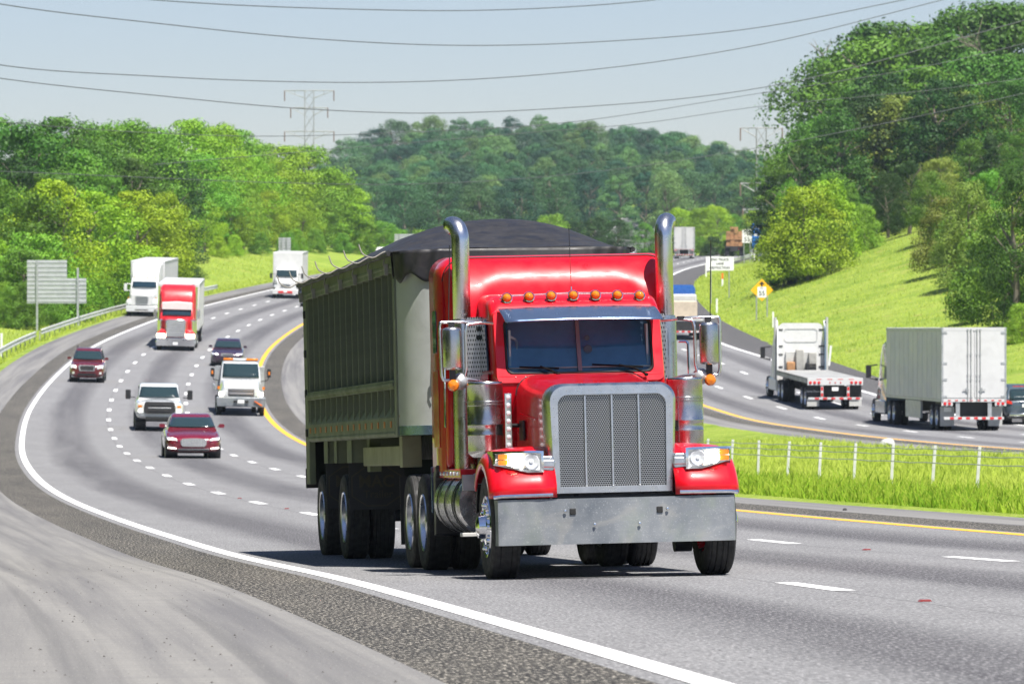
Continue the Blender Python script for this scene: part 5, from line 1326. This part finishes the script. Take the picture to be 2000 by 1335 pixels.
def semi(v,paint,kind):
    P=mk(v)
    red=kind=='red'
    hz=1.95 if red else 1.75
    # hood
    b=taper([(.22,arch(.62 if red else .95,.60 if red else .82,.85,hz-.12,.14,5)),(.6,arch(.66 if red else 1.05,.64 if red else .90,.8,hz,.2,5)),(1.9,arch(.8 if red else 1.08,.78 if red else .95,.8,hz+.12,.2,5)),(2.1,arch(1.0,.95,.8,hz+.15,.15,5))]);P(b,'hood',paint,smooth=45)
    b=taper([(2.0,arch(1.1,1.05,.9,2.1,.1,5)),(2.35,arch(1.12,1.02,.9,2.72,.14,5)),(2.6,arch(1.12,1.03,.9,2.95,.2,5)),(3.4,arch(1.12,1.05,.9,3.05,.2,5))]);P(b,'cab',paint,smooth=40)
    b=MB();b.grid(lambda u,q:((2*u-1)*(.92-.03*q),1.985+.24*q-.05*(1-(2*u-1)**2),2.14+.46*q),8,4);P(b,'windshield',m_glass,solid=.012,smooth=60)
    # sleeper with fairing
    if kind!='day': b=taper([(2.75,arch(1.02,.98,2.5,3.05,.2,5)),(3.0,arch(1.08,1.05,1.0,3.6,.25,5)),(3.5,arch(1.12,1.10,1.0,3.98,.25,5)),(5.3,arch(1.14,1.12,1.0,4.02,.22,5))])
    else: b=taper([(3.4,arch(1.12,1.05,.9,3.05,.2,5)),(3.6,arch(1.10,1.0,1.0,2.95,.2,5))])
    sl=P(b,'sleeper_fairing' if kind!='day' else 'cab_rear',paint,smooth=45)
    fl=lambda x:.0+.1*abs(x)**3
    if red:
        b=MB();b.box(-.42,.42,3.16,3.3,3.52,3.64);P(b,'roof_vent',m_black,parent=sl)
        b=taper([(2.02,[(-.95,2.52),(.95,2.52),(.95,2.94),(0,3.02),(-.95,2.94)]),(2.2,[(-.95,2.62),(.95,2.62),(.95,2.98),(0,3.04),(-.95,2.98)])]);P(b,'sun_visor',m_white,bevel=.02)
        g_=panel(P,'grille',m_chrome,[(-.60,.86),(.60,.86),(.62,1.88),(.5,1.96),(-.5,1.96),(-.62,1.88)],lambda x:.16,.02,.1,bev=.02)
        for k in range(7): panel(P,'grille_bar',m_galv,[(-.52,.98+.13*k),(.52,.98+.13*k),(.52,1.03+.13*k),(-.52,1.03+.13*k)],lambda x:.16,.03,.02,parent=g_)
        for s in (-1,1):
            b=MB();b.loft([[(s*x,.35+y,z) for x,z in ((.62,.78),(1.2,.78),(1.2,1.05),(1.05,1.25),(.62,1.35))] for y in (0,1.5)]);P(b,'fender',paint,bevel=.08,seg=3)
            b=MB();b.prism(rrect(.25,.12,.04,3,s*.92,.93),'y',.26,.4);P(b,'headlight',m_lamp,bevel=.01)
            b=MB();b.lathe([(.19,.95),(.19,1.85),(.15,1.9),(.01,1.9)],'z',(s*1.0,1.75,0),16);P(b,'air_cleaner',m_chrome)
            b=MB();b.lathe([(.085,1.0),(.085,3.95)],'z',(s*1.16,3.25,0),12);P(b,'exhaust_stack',m_chrome)
            b=MB();b.prism(rrect(.10,.24,.05,3,s*1.36,2.25),'y',1.9,2.02);b.tube([(s*1.0,2.1,2.55),(s*1.4,1.95,2.55),(s*1.46,1.95,2.25),(s*1.4,1.95,1.95),(s*1.0,2.1,1.95)],.02,6);P(b,'mirror',m_chrome)
        bp=panel(P,'bumper',m_chrome,[(-1.2,.30),(1.2,.30),(1.2,.80),(-1.2,.80)],fl,.04,.2,bev=.02)
        for x in (-.5,.5): panel(P,'tow_hole',m_ink,[(x-.05,.66),(x+.05,.66),(x,.74)],fl,.05,.02,parent=bp)
        plate(P,lambda x:-.04,.46)
    else:
        g_=panel(P,'grille',m_galv,[(-.46,.95),(.46,.95),(.52,1.5),(.4,1.56),(-.4,1.56),(-.52,1.5)],lambda x:.2,.02,.1,bev=.01)
        for k in range(6): panel(P,'grille_bar',m_dark,[(-.42,1.02+.085*k),(.42,1.02+.085*k),(.42,1.045+.085*k),(-.42,1.045+.085*k)],lambda x:.2,.03,.02,parent=g_)
        for s in (-1,1):
            b=MB();b.prism(rrect(.16,.12,.05,3,s*.92,.98),'y',.18,.4);P(b,'headlight',m_lens,bevel=.02)
            b=MB();b.loft([[(s*x,.3+y,z) for x,z in ((.8,.78),(1.22,.78),(1.22,1.1),(1.1,1.3),(.8,1.35))] for y in (0,1.5)]);P(b,'fender',paint,bevel=.1,seg=3)
            b=MB();b.prism(rrect(.11,.28,.05,3,s*1.42,2.15),'y',1.9,2.05);b.tube([(s*1.0,2.1,2.4),(s*1.36,1.98,2.4)],.03,6);b.tube([(s*1.0,2.1,1.9),(s*1.36,1.98,1.9)],.03,6);P(b,'mirror',paint)
            b=MB();b.box(min(s*1.0,s*1.08),max(s*1.0,s*1.08),.42,.5,1.35,1.45);P(b,'turn_signal',m_amber)
        bp=panel(P,'bumper',m_carwhite if kind!='chromebump' else m_chrome,[(-1.2,.35),(1.2,.35),(1.2,.80),(-1.2,.80)],fl,.04,.2,bev=.04)
        panel(P,'bumper_vent',m_dark,[(-.5,.46),(.5,.46),(.5,.54),(-.5,.54)],fl,.05,.02,parent=bp)
        b=MB()
        for x in (-.8,-.2,0,.2,.8): b.box(x-.06,x+.06,2.46,2.54,2.88,2.93)
        P(b,'marker_lights',m_amber)
    b=MB();b.box(-.45,.45,.4,7.6,.55,1.0);b.box(-1.1,1.1,.5,2.2,.6,.85);P(b,'chassis',m_dark)
    for s in (-1,1):
        b=MB();b.box(min(s*.75,s*1.2),max(s*.75,s*1.2),2.6,5.0,.45,1.0);P(b,'fuel_tank',m_alu,bevel=.12,seg=4)
    wheels_semi(v,1.25,(6.1,7.4));return P
v=empty('semi_tractor','bright red semi tractor with white visor and chrome bumper, in the middle lane','semi truck')
semi(v,m_red2,'red');Xd=place(v,342,685,X0,da=.018);aR=heading(X0,Xd[1])+.018
def trailer_for(label,X,d,a,L=14.6,mat=m_white2,y0=5.6,zt=4.1,ribs=12,name='semi_trailer'):
    t=empty(name,label,'trailer');P,bx=van_box(t,L,1.1,zt,mat,0,ribs=ribs)
    for y in (L-2.6,L-1.3):
        for s in (-1,1):
            wheel('drive',t,s*1.11,y);wheel('drive',t,s*.8,y,flip=s<0)
    b=MB();b.box(-1.0,1.0,L-3.2,L-.4,.75,1.1);P(b,'bogie',m_dark)
    b=MB()
    for s in (-1,1): b.box(s*.7-.06,s*.7+.06,2.2,2.32,.35,1.1)
    P(b,'landing_gear',m_dark)
    frame(t,X-math.sin(a)*y0,d+math.cos(a)*y0,a);return t
trailer_for('white box semitrailer behind the bright red tractor',Xd[0],Xd[1],aR)
v=empty('semi_tractor','white semi tractor with tall roof fairing, standing on the left shoulder','semi truck')
semi(v,m_white,'white');Xd=place(v,276,618,X0,da=.005);trailer_for('white semitrailer behind the white tractor on the shoulder',Xd[0],Xd[1],heading(X0,Xd[1])+.02)
# ---- white box truck
v=empty('box_truck','white box truck with short cab and tall cargo box, under the tall sign back','box truck')
P,bx=van_box(v,7.6,1.0,3.98,m_white,2.9,ribs=9)
b=taper([(.2,arch(.92,.74,.8,1.42,.14,5)),(.6,arch(1.02,.84,.75,1.55,.18,5)),(1.5,arch(1.05,.95,.75,1.75,.15,5))]);P(b,'hood',m_white,smooth=45)
b=taper([(1.4,arch(1.05,1.0,.8,1.8,.1,5)),(1.75,arch(1.05,.97,.8,2.4,.14,5)),(2.0,arch(1.05,.98,.8,2.62,.2,5)),(2.85,arch(1.05,.98,.8,2.66,.2,5))]);P(b,'cab',m_white,smooth=40)
b=MB();b.grid(lambda u,q:((2*u-1)*(.92-.05*q),1.385+.33*q-.05*(1-(2*u-1)**2),1.86+.60*q),8,4);P(b,'windshield',m_glass2,solid=.012,smooth=60)
g_=panel(P,'grille',m_galv,[(-.46,.98),(.46,.98),(.40,1.28),(-.40,1.28)],lambda x:.17,.02,.1,bev=.01)
for k in range(4): panel(P,'grille_bar',m_dark,[(-.38,1.03+.06*k),(.38,1.03+.06*k),(.38,1.05+.06*k),(-.38,1.05+.06*k)],lambda x:.17,.03,.02,parent=g_)
bp=panel(P,'bumper',m_white,[(-1.15,.38),(1.15,.38),(1.15,.80),(-1.15,.80)],lambda x:.05*abs(x)**3,.04,.2,bev=.04)
panel(P,'bumper_stripe',m_stripe,[(-.62,.48),(.62,.48),(.62,.66),(-.62,.66)],lambda x:.0,.05,.02,parent=bp);plate(P,lambda x:-.04,.62)
for s in (-1,1):
    b=MB();b.prism(rrect(.18,.09,.05,3,s*.84,1.08),'y',.22,.4);P(b,'headlight',m_lens,bevel=.02)
    b=MB();b.prism(rrect(.10,.22,.04,3,s*1.36,1.95),'y',1.35,1.46);b.tube([(s*1.0,1.6,2.1),(s*1.36,1.42,2.1)],.025,6);P(b,'mirror',m_black)
    wheel('drive',v,s*1.02,1.05,scale=.92);wheel('drive',v,s*1.08,6.9,scale=.92);wheel('drive',v,s*.78,6.9,scale=.92,flip=s<0)
b=MB();b.box(-.5,.5,.3,10.2,.5,.95);b.box(-1.0,1.0,.4,1.8,.6,.85);P(b,'chassis',m_dark)
place(v,557,583,X0,da=.03)
# ---- half hidden vehicles beyond the trailer
v=empty('sedan','dark blue car half hidden behind the rear of the dump trailer','car')
P,yf,body=car(v,paint('dark_blue',(.02,.035,.07)),4.8,.92,[(0,.5,.40,.56,.64),(.04,.75,.26,.66,.74),(.16,.91,.2,.74,.82),(.42,.985,.2,.80,.88),(.85,1,.2,.86,.95)],1.05,.98,1.5,(1.4,2.15,3.3,4.4))
panel(P,'grille',m_chrome,[(-.36,.55),(.36,.55),(.36,.68),(-.36,.68)],yf,.02,.15)
for s in (-1,1):
    o=[(.48,.66),(.88,.70),(.90,.80),(.52,.78)];panel(P,'headlight',m_lampdim,o if s>0 else mir(o),yf,.012,.1)
place(v,607,599,X0)
v=empty('van','white van partly hidden behind the tarp edge of the dump trailer','van')
P,yf,body=car(v,m_carwhite,5.2,.98,[(0,.6,.5,.8,.9),(.05,.82,.35,.95,1.02),(.2,.95,.3,1.02,1.12),(.42,.99,.3,1.08,1.18),(.8,1,.3,1.12,1.24)],1.3,1.2,2.0,(1.2,2.0,4.6,5.0),'big',.92,.3)
panel(P,'grille',m_dark,[(-.4,.65),(.4,.65),(.4,.85),(-.4,.85)],yf,.02,.15)
for s in (-1,1):
    o=[(.54,.76),(.86,.80),(.88,.95),(.56,.92)];panel(P,'headlight',m_lens,o if s>0 else mir(o),yf,.012,.1)
place(v,697,551,X0)
v=empty('semi_tractor','white day cab truck partly hidden behind the front of the black tarp','semi truck')
semi(v,m_white,'day');place(v,748,541,X0)
# ---- receding traffic (local front is -y, so they are turned by half a turn; the rear is at +y)
def rear_van(v,L,zb,zt):
    P,bx=van_box(v,L,zb,zt,m_white2,0,side=m_galv,ribs=int(L/1.2))
    Y=L;w=1.295
    for s in (-1,1):
        b=MB();b.box(min(s*.03,s*(w-.06)),max(s*.03,s*(w-.06)),Y+.002,Y+.03,zb+.16,zt-.12);dr=P(b,'rear_door',m_white2,bevel=.006)
        for x in (.12,.25):
            b=MB();b.cyl((s*x,Y+.055,zb+.02),(s*x,Y+.055,zt-.10),.02,n=8)
            for zz in (.3,.36,.64,.97): 
                z=zb+(zt-zb)*zz;b.box(s*x-.035,s*x+.035,Y+.03,Y+.07,z-.03,z+.03)
            P(b,'lock_rod',m_galv,parent=dr)
        b=MB();b.box(min(s*.2,s*.45),max(s*.2,s*.45),Y+.06,Y+.085,zb+.47,zb+.50);b.box(s*.3-.03,s*.3+.03,Y+.05,Y+.08,zb+.4,zb+.56);P(b,'door_handle',m_galv,parent=dr)
        for zz in (.07,.3,.52,.93):
            z=zb+(zt-zb)*zz;b=MB();b.box(min(s*1.08,s*(w+.005)),max(s*1.08,s*(w+.005)),Y+.02,Y+.045,z-.045,z+.045);P(b,'hinge',m_galv,parent=dr)
        b=MB();b.box(min(s*(w-.07),s*(w+.006)),max(s*(w-.07),s*(w+.006)),Y-.1,Y+.035,zb-.0,zt+.004);P(b,'corner_post',m_galv)
        for k,x in enumerate((.98,1.16)):
            b=MB();b.lathe([(.068,Y+.02),(.06,Y+.05),(.001,Y+.055)],'y',(s*x,0,zb-.07),14,cap=False);P(b,'tail_light',m_redlens)
        b=MB();b.box(min(s*.85,s*w),max(s*.85,s*w),Y-.06,Y+.02,zb-.16,zb+.0);P(b,'light_box',m_white2)
        b=MB();b.box(min(s*.68,s*1.25),max(s*.68,s*1.25),Y-.65,Y-.635,.18,.95);P(b,'mud_flap',m_offw)
        b=MB();b.box(min(s*.56,s*.72),max(s*.56,s*.72),Y-.05,Y+.0,.42,zb);P(b,'guard_post',m_galv)
    b=MB();b.box(-w,w,Y-.05,Y+.03,zb-.0,zb+.13);P(b,'rear_sill',m_white2);b=MB();b.box(-w,w,Y-.05,Y+.034,zt-.12,zt+.003);P(b,'rear_header',m_white2)
    b=MB();b.box(-1.2,1.2,Y-.05,Y+.04,.45,.56);gd=P(b,'underride_guard',m_white2)
    q=MB()
    for k in range(7): q.box(-1.12+.32*k,-.96+.32*k,Y+.041,Y+.046,.46,.55)
    P(q,'reflective_tape',m_stripe,parent=gd)
    q=MB()
    for k in range(8): q.box(-1.1+.29*k,-.98+.29*k,Y+.035,Y+.04,zb+.04,zb+.08)
    P(q,'red_markers',m_redlens)
    b=MB();b.box(-.58,.58,Y-.6,Y-.5,.55,zb-.02);P(b,'rear_shadow_panel',m_black)
    plate(P,lambda x:Y+.02,0,0) if False else None
    b=MB();b.box(-1.16,-.86,Y+.02,Y+.03,zb-.42,zb-.24) if False else b.box(.80,1.10,Y-.62,Y-.6,zb-.40,zb-.22);P(b,'license_plate',m_sign)
    for y in (L-1.6,L-2.9):
        for s in (-1,1):
            wheel('drive',v,s*1.11,y);wheel('drive',v,s*.8,y,flip=s<0)
    b=MB();b.box(-1,1,L-3.4,L-.7,.7,zb);P(b,'bogie',m_dark);return P
m_bluegrey=paint('slate_blue_paint',(.10,.15,.20))
def rear_tractor(v,paint,y0,fair=True):
    """tractor seen from behind, its cab back at y0 and its nose toward -y"""
    P=mk(v)
    b=taper([(y0-4.6,arch(.95,.8,.8,1.6,.15,5)),(y0-3.2,arch(1.1,1.0,.8,1.95,.2,5)),(y0-3.0,arch(1.1,1.02,.8,2.1,.15,5)),(y0-2.5,arch(1.14,1.05,.8,2.9,.2,5)),(y0-1.6,arch(1.16,1.1,.8,3.5,.25,5)),(y0,arch(1.17,1.10,.95,3.72,.3,6))]);P(b,'cab',paint,smooth=45)
    for s in (-1,1):
        b=MB();b.prism(rrect(.11,.28,.04,3,s*1.48,2.2),'y',y0-3.1,y0-2.95);b.tube([(s*1.1,y0-2.9,2.5),(s*1.45,y0-3.0,2.45)],.03,6);b.tube([(s*1.1,y0-2.9,1.85),(s*1.45,y0-3.0,1.95)],.05,6);P(b,'mirror',m_black)
        b=MB();b.box(min(s*.8,s*1.2),max(s*.8,s*1.2),y0-3.0,y0-.2,.4,1.0);P(b,'side_skirt',paint,bevel=.06)
        wheel('steer',v,s*1.03,y0-3.7)
        for y in (y0+1.2,y0+2.5):
            wheel('drive',v,s*1.1,y);wheel('drive',v,s*.79,y,flip=s<0)
    b=MB();b.box(-.45,.45,y0-4,y0+3.2,.6,1.0);P(b,'chassis',m_dark);return P
# dry van
X,d=G(1902,841,100);L=14.6;a=heading(XY,d)-.012
t=empty('semi_trailer','plain white box semitrailer with rear doors toward the camera, beside the crossover','trailer')
P=rear_van(t,L,1.15,4.1)
b=MB();b.box(1.2,1.28,5.2,9.2,.42,1.12);P(b,'side_skirt',m_galv)
def put_rear(o,X,d,a,L): frame(o,X-math.sin(a+PI)*0,d,a+PI); o.matrix_world=o.matrix_world@Matrix.Translation((0,-L,0))
put_rear(t,X,d,a,L)
v=empty('semi_tractor','slate blue semi tractor pulling the plain white box trailer','semi truck')
rear_tractor(v,m_bluegrey,0);put_rear(v,X,d,a,L+.9)
# flatbed
X,d=G(1631,800,100);L=11.5;a=heading(XY,d)-.01
t=empty('flatbed_trailer','empty flatbed semitrailer with rows of round red tail lights','trailer');P=mk(t)
b=MB();b.box(-1.29,1.29,0,L,1.38,1.46);b.box(-1.29,-1.2,0,L,1.22,1.46);b.box(1.2,1.29,0,L,1.22,1.46);P(b,'deck',M('worn_deck',(.38,.38,.37),.6,.2,.25,1.2,grime=.3),bevel=.01)
b=MB();b.box(-1.29,1.29,L,L+.06,1.14,1.47);rf=P(b,'rear_sill',m_white2,bevel=.008)
for x in (-1.16,-.96,-.76,.76,.96,1.16):
    b=MB();b.lathe([(.075,L+.06),(.06,L+.085),(.001,L+.09)],'y',(x,0,1.26),14,cap=False);P(b,'tail_light',m_redlens,parent=rf)
for x in (-.25,0,.25):
    b=MB();b.lathe([(.035,L+.06),(.03,L+.08),(.001,L+.085)],'y',(x,0,1.26),10,cap=False);P(b,'marker_light',m_redlens,parent=rf)
q=MB()
for k in range(4): q.box(-.86+.5*k,-.62+.5*k,L+.061,L+.066,1.40,1.43)
P(q,'reflective_tape',m_stripe,parent=rf)
for s in (-1,1):
    b=MB();b.box(min(s*.55,s*.67),max(s*.55,s*.67),L-.05,L+.03,.52,1.14);g_=P(b,'guard_post',m_white2)
    q=MB();q.box(s*.61-.05,s*.61+.05,L+.031,L+.036,.62,.78);q.box(s*.61-.05,s*.61+.05,L+.031,L+.036,.9,1.06);P(q,'reflective_tape',m_stripe,parent=g_)
    b=MB();b.box(min(s*.7,s*1.27),max(s*.7,s*1.27),L-.3,L-.285,.16,1.14);fl=P(b,'mud_flap',m_dark)
    b=MB();b.box(min(s*.7,s*1.27),max(s*.7,s*1.27),L-.283,L-.278,.16,.5);P(b,'flap_plate',m_offw,parent=fl)
    for y in (L-1.2,L-2.5):
        wheel('drive',t,s*1.11,y);wheel('drive',t,s*.8,y,flip=s<0)
text('Great Dane',.13,'lettering',m_sign,fl,(1.0,L-.27,.85),(PI/2,0,PI))
b=MB();b.box(-1.25,1.25,L-.04,L+.03,.48,.58);g_=P(b,'underride_guard',m_white2);q=MB()
for k in range(6): q.box(-1.15+.38*k,-.95+.38*k,L+.031,L+.036,.49,.57)
P(q,'reflective_tape',m_stripe,parent=g_)
b=MB();b.box(-.15,.15,L+.03,L+.04,.88,1.05);P(b,'license_plate',m_sign)
b=MB();b.box(-.5,.5,L-.5,L-.4,.6,1.14);b.box(-.4,.4,.5,L-.5,.9,1.3);b.box(-1,1,L-3,L-.7,.6,1.0);P(b,'chassis',m_dark)
put_rear(t,X,d,a,L)
v=empty('semi_tractor','white sleeper semi tractor with dark gear racked on its back, pulling the flatbed','semi truck')
P=rear_tractor(v,m_white,0)
b=MB();b.box(-.75,.75,0,.16,1.1,2.35);rk=P(b,'headache_rack',m_offw,bevel=.03)
for x0,x1,z0,z1,m in ((-.72,-.35,1.55,2.3,m_wood_grey),(-.72,-.2,1.2,1.8,m_black),(-.1,.28,1.4,2.45,m_wood_grey),(.32,.72,1.3,1.85,m_wood),(-.45,.2,1.0,1.25,m_rubber),(.25,.7,1.0,1.3,m_black)):
    b=MB();b.box(x0,x1,.16,.42,z0,z1);P(b,'stowed_gear',m,parent=rk,bevel=.04)
for s in (-1,1):
    b=MB();b.prism([(-.25,1.0),(.35,1.0),(.35,3.3),(-.05,3.85),(-.25,3.85)],'x',min(s*1.13,s*1.2),max(s*1.13,s*1.2));P(b,'side_extender',m_bluegrey if s<0 else m_white)
    for z in (1.6,2.2,2.6,3.4):
        b=MB();b.box(min(s*.88,s*1.14),max(s*.88,s*1.14),.0,.03,z-.03,z+.03);P(b,'strap',m_black)
    b=MB();b.lathe([(.07,1.0),(.07,4.0)],'z',(s*1.26,.1,0),10);P(b,'exhaust_stack' if s<0 else 'mast',m_offw)
b=MB();b.tube([(p[0],.03,p[1]) for p in rrect(.8,.32,.15,4,0,3.15)],.012,5);P(b,'rear_panel_seam',m_offw)
put_rear(v,X,d,a,L+.7)
# crossover
v=empty('suv','dark blue grey crossover cut by the right edge, beside the white box trailer','car')
P,yf,body=car(v,paint('slate_metallic',(.05,.075,.10)),4.6,.93,[(0,.5,.48,.70,.78),(.05,.78,.3,.82,.92),(.18,.93,.24,.92,1.0),(.42,.99,.24,.97,1.07),(.8,1,.24,1.0,1.10)],1.12,1.02,1.66,(1.25,1.95,3.9,4.45),'big',.9,.28)
Lc=4.6
b=MB();b.grid(lambda u,q:((2*u-1)*(.70-.08*q),4.50-.36*q+.03,1.06+.42*q),6,3);P(b,'rear_window',m_glass2,solid=.012)
b=MB();b.box(-.5,.5,4.1,4.2,1.60,1.63);P(b,'brake_light',m_redlens)
for s in (-1,1):
    b=MB();b.loft([[(s*x,y,z) for x,z in ((.58,.86),(.84,.90),(.82,1.04),(.60,.98))] for y in (4.40,4.60)]);P(b,'tail_light',m_redlens,bevel=.01)
b=MB();b.box(-.16,.16,4.59,4.62,.74,.87);P(b,'license_plate',m_sign)
b=MB();b.box(-.72,.72,4.50,4.63,.36,.46);P(b,'bumper_trim',m_chrome,bevel=.02);b=MB();b.box(-.8,.8,4.45,4.61,.26,.36);P(b,'bumper',m_black,bevel=.02)
b=MB();b.tube([(-.25,4.615,.98),(.25,4.615,.98)],.015,6);P(b,'trunk_trim',m_chrome)
X,d=G(2004,829,100);put_rear(v,X,d,heading(XY,d)-.02,Lc)
# blue truck behind the right stack
v=empty('flatbed_truck','blue cabbed flatbed truck with pale load, glimpsed behind the right chrome stack','truck');P=mk(v)
L=8
b=taper([(-.9,arch(1.0,.9,.8,1.7,.15,5)),(.3,arch(1.1,1.0,.8,2.0,.2,5)),(.6,arch(1.12,1.05,.8,3.3,.25,5)),(2.6,arch(1.15,1.1,.9,3.5,.3,5))]);P(b,'cab',paint('bright_blue',(.01,.10,.42)),smooth=45)
b=MB();b.box(-1.25,1.25,2.9,L,1.25,1.4);P(b,'deck',m_offw,bevel=.01)
b=MB();b.box(-.9,1.1,4.2,7.2,1.4,2.5);P(b,'crate_load',M('pale_crate',(.5,.42,.33),.8),bevel=.02)
b=MB();b.box(-1.1,1.15,3.0,4.0,1.4,2.9);P(b,'covered_load',m_offw,bevel=.1)
b=MB();b.box(-1.2,1.2,L,L+.04,.5,.62);g_=P(b,'underride_guard',m_white2);q=MB()
for k in range(6): q.box(-1.15+.38*k,-.95+.38*k,L+.041,L+.046,.51,.61)
P(q,'reflective_tape',m_stripe,parent=g_)
b=MB();b.box(-1.25,1.25,L,L+.03,.62,1.22);P(b,'rear_panel',m_dark)
b=MB();b.box(.78,1.0,L+.03,L+.04,.75,1.05);P(b,'license_plate',m_sign)
for s in (-1,1):
    wheel('steer',v,s*1.03,0)
    for y in (5.4,6.7): wheel('drive',v,s*1.1,y)
X,d=G(1337,664,100);put_rear(v,X,d,heading(XY,d),L)
# lumber truck
v=empty('lumber_truck','truck stacked high with brown lumber, driving away near the speed limit sign','truck');P=mk(v);L=9
b=taper([(-.6,arch(1.1,1.0,.8,2.0,.2,5)),(-.2,arch(1.1,1.0,.8,3.0,.25,5)),(1.3,arch(1.15,1.1,.9,3.1,.3,5))]);P(b,'cab',m_darkred,smooth=45)
b=MB();b.box(-1.25,1.25,1.6,L,1.2,1.4);P(b,'deck',m_dark)
ld=MB()
for r_ in range(9):
    for k in range(4):
        x=-1.1+.55*k+R.uniform(-.03,.03);wdt=.54-.02*R.random();e=R.uniform(-.15,.15)
        if r_>5 and k in(0,3) and r_>6: continue
        ld.box(x,x+wdt,2.0+e,L-.1+e,1.41+.29*r_,1.41+.29*r_+.27)
P(ld,'lumber_stack',m_wood,bevel=.01)
for s in (-1,1):
    b=MB();b.box(min(s*.7,s*1.2),max(s*.7,s*1.2),L-.25,L-.23,.2,1.2);P(b,'mud_flap',m_black)
    wheel('steer',v,s*1.03,0)
    for y in (6.2,7.5): wheel('drive',v,s*1.1,y)
b=MB();b.box(-.5,.5,L-.05,L,.7,1.2);P(b,'rear_panel',m_dark)
X,d=G(1434,501,300);put_rear(v,X,d,heading(XY,d)*.5,L)
# white box trailer far up the opposite road
t=empty('box_truck','small white box truck driving away, just right of the right chrome stack','box truck')
P=rear_van(t,8,1.15,4.0);b=taper([(-2.5,arch(1.0,.9,.8,1.6,.15,5)),(-1.4,arch(1.1,1.0,.8,1.9,.2,5)),(-.9,arch(1.12,1.05,.8,2.8,.25,5)),(-.1,arch(1.15,1.1,.9,2.9,.3,5))]);P(b,'cab',m_white,smooth=45)
for s in (-1,1): wheel('steer',t,s*1.03,-1.7)
X,d=G(1336,505,300);put_rear(t,X,d,heading(XY,d)*.6,8)
HAZE=True
# ================================================================ CAMERA, SKY, SUN
cam=bpy.data.cameras.new('camera');co=bpy.data.objects.new('camera',cam);COL.objects.link(co)
co.location=(0,0,0);co.rotation_euler=(PI/2,0,0);cam.sensor_width=36;cam.lens=180;cam.clip_start=.5;cam.clip_end=9000
cam.dof.use_dof=True;cam.dof.focus_distance=51;cam.dof.aperture_fstop=9
SC.camera=co
EL,AZ=math.radians(63),math.radians(152)    # azimuth clockwise from +Y
to=Vector((math.sin(AZ)*math.cos(EL),math.cos(AZ)*math.cos(EL),math.sin(EL)))
sl=bpy.data.lights.new('sun','SUN');sl.energy=5.0;sl.angle=math.radians(.5);sl.color=(1,.955,.88)
so=bpy.data.objects.new('sun',sl);COL.objects.link(so);so.rotation_euler=to.to_track_quat('Z','Y').to_euler();so.location=(0,0,120)
w=bpy.data.worlds.new('World');SC.world=w;w.use_nodes=True
n=w.node_tree.nodes;sk=n.new('ShaderNodeTexSky');sk.sky_type='NISHITA';sk.sun_disc=False;sk.sun_elevation=EL;sk.sun_rotation=AZ
sk.air_density=1.0;sk.dust_density=.35;sk.ozone_density=3.5;sk.altitude=200
mq=n.new('ShaderNodeMix');mq.data_type='RGBA';mq.blend_type='MULTIPLY';mq.inputs[0].default_value=1;mq.inputs[7].default_value=(1,.92,.98,1);w.node_tree.links.new(sk.outputs[0],mq.inputs[6]);w.node_tree.links.new(mq.outputs[2],n['Background'].inputs[0]);n['Background'].inputs[1].default_value=.062
SC.view_settings.view_transform='Standard';SC.view_settings.look='None';SC.view_settings.exposure=.9;SC.view_settings.gamma=1
# ---- haze
hz=MB();hz.box(-520,760,-30,1560,-12,130)
nt=NT('haze_air');nt.n.remove(nt.b);pv=nt.new('ShaderNodeVolumePrincipled');pv.inputs['Color'].default_value=(.72,.86,1,1);pv.inputs['Density'].default_value=.000095;pv.inputs['Anisotropy'].default_value=.2
nt.l(pv.outputs[0],nt.out.inputs['Volume'])
if HAZE: tag(hz.build('haze',nt.m,smooth=None),kind='stuff')
SC.cycles.use_denoising=True;SC.cycles.max_bounces=8;SC.cycles.diffuse_bounces=2;SC.cycles.volume_bounces=0;SC.cycles.transparent_max_bounces=8
SC.cycles.sample_clamp_indirect=6
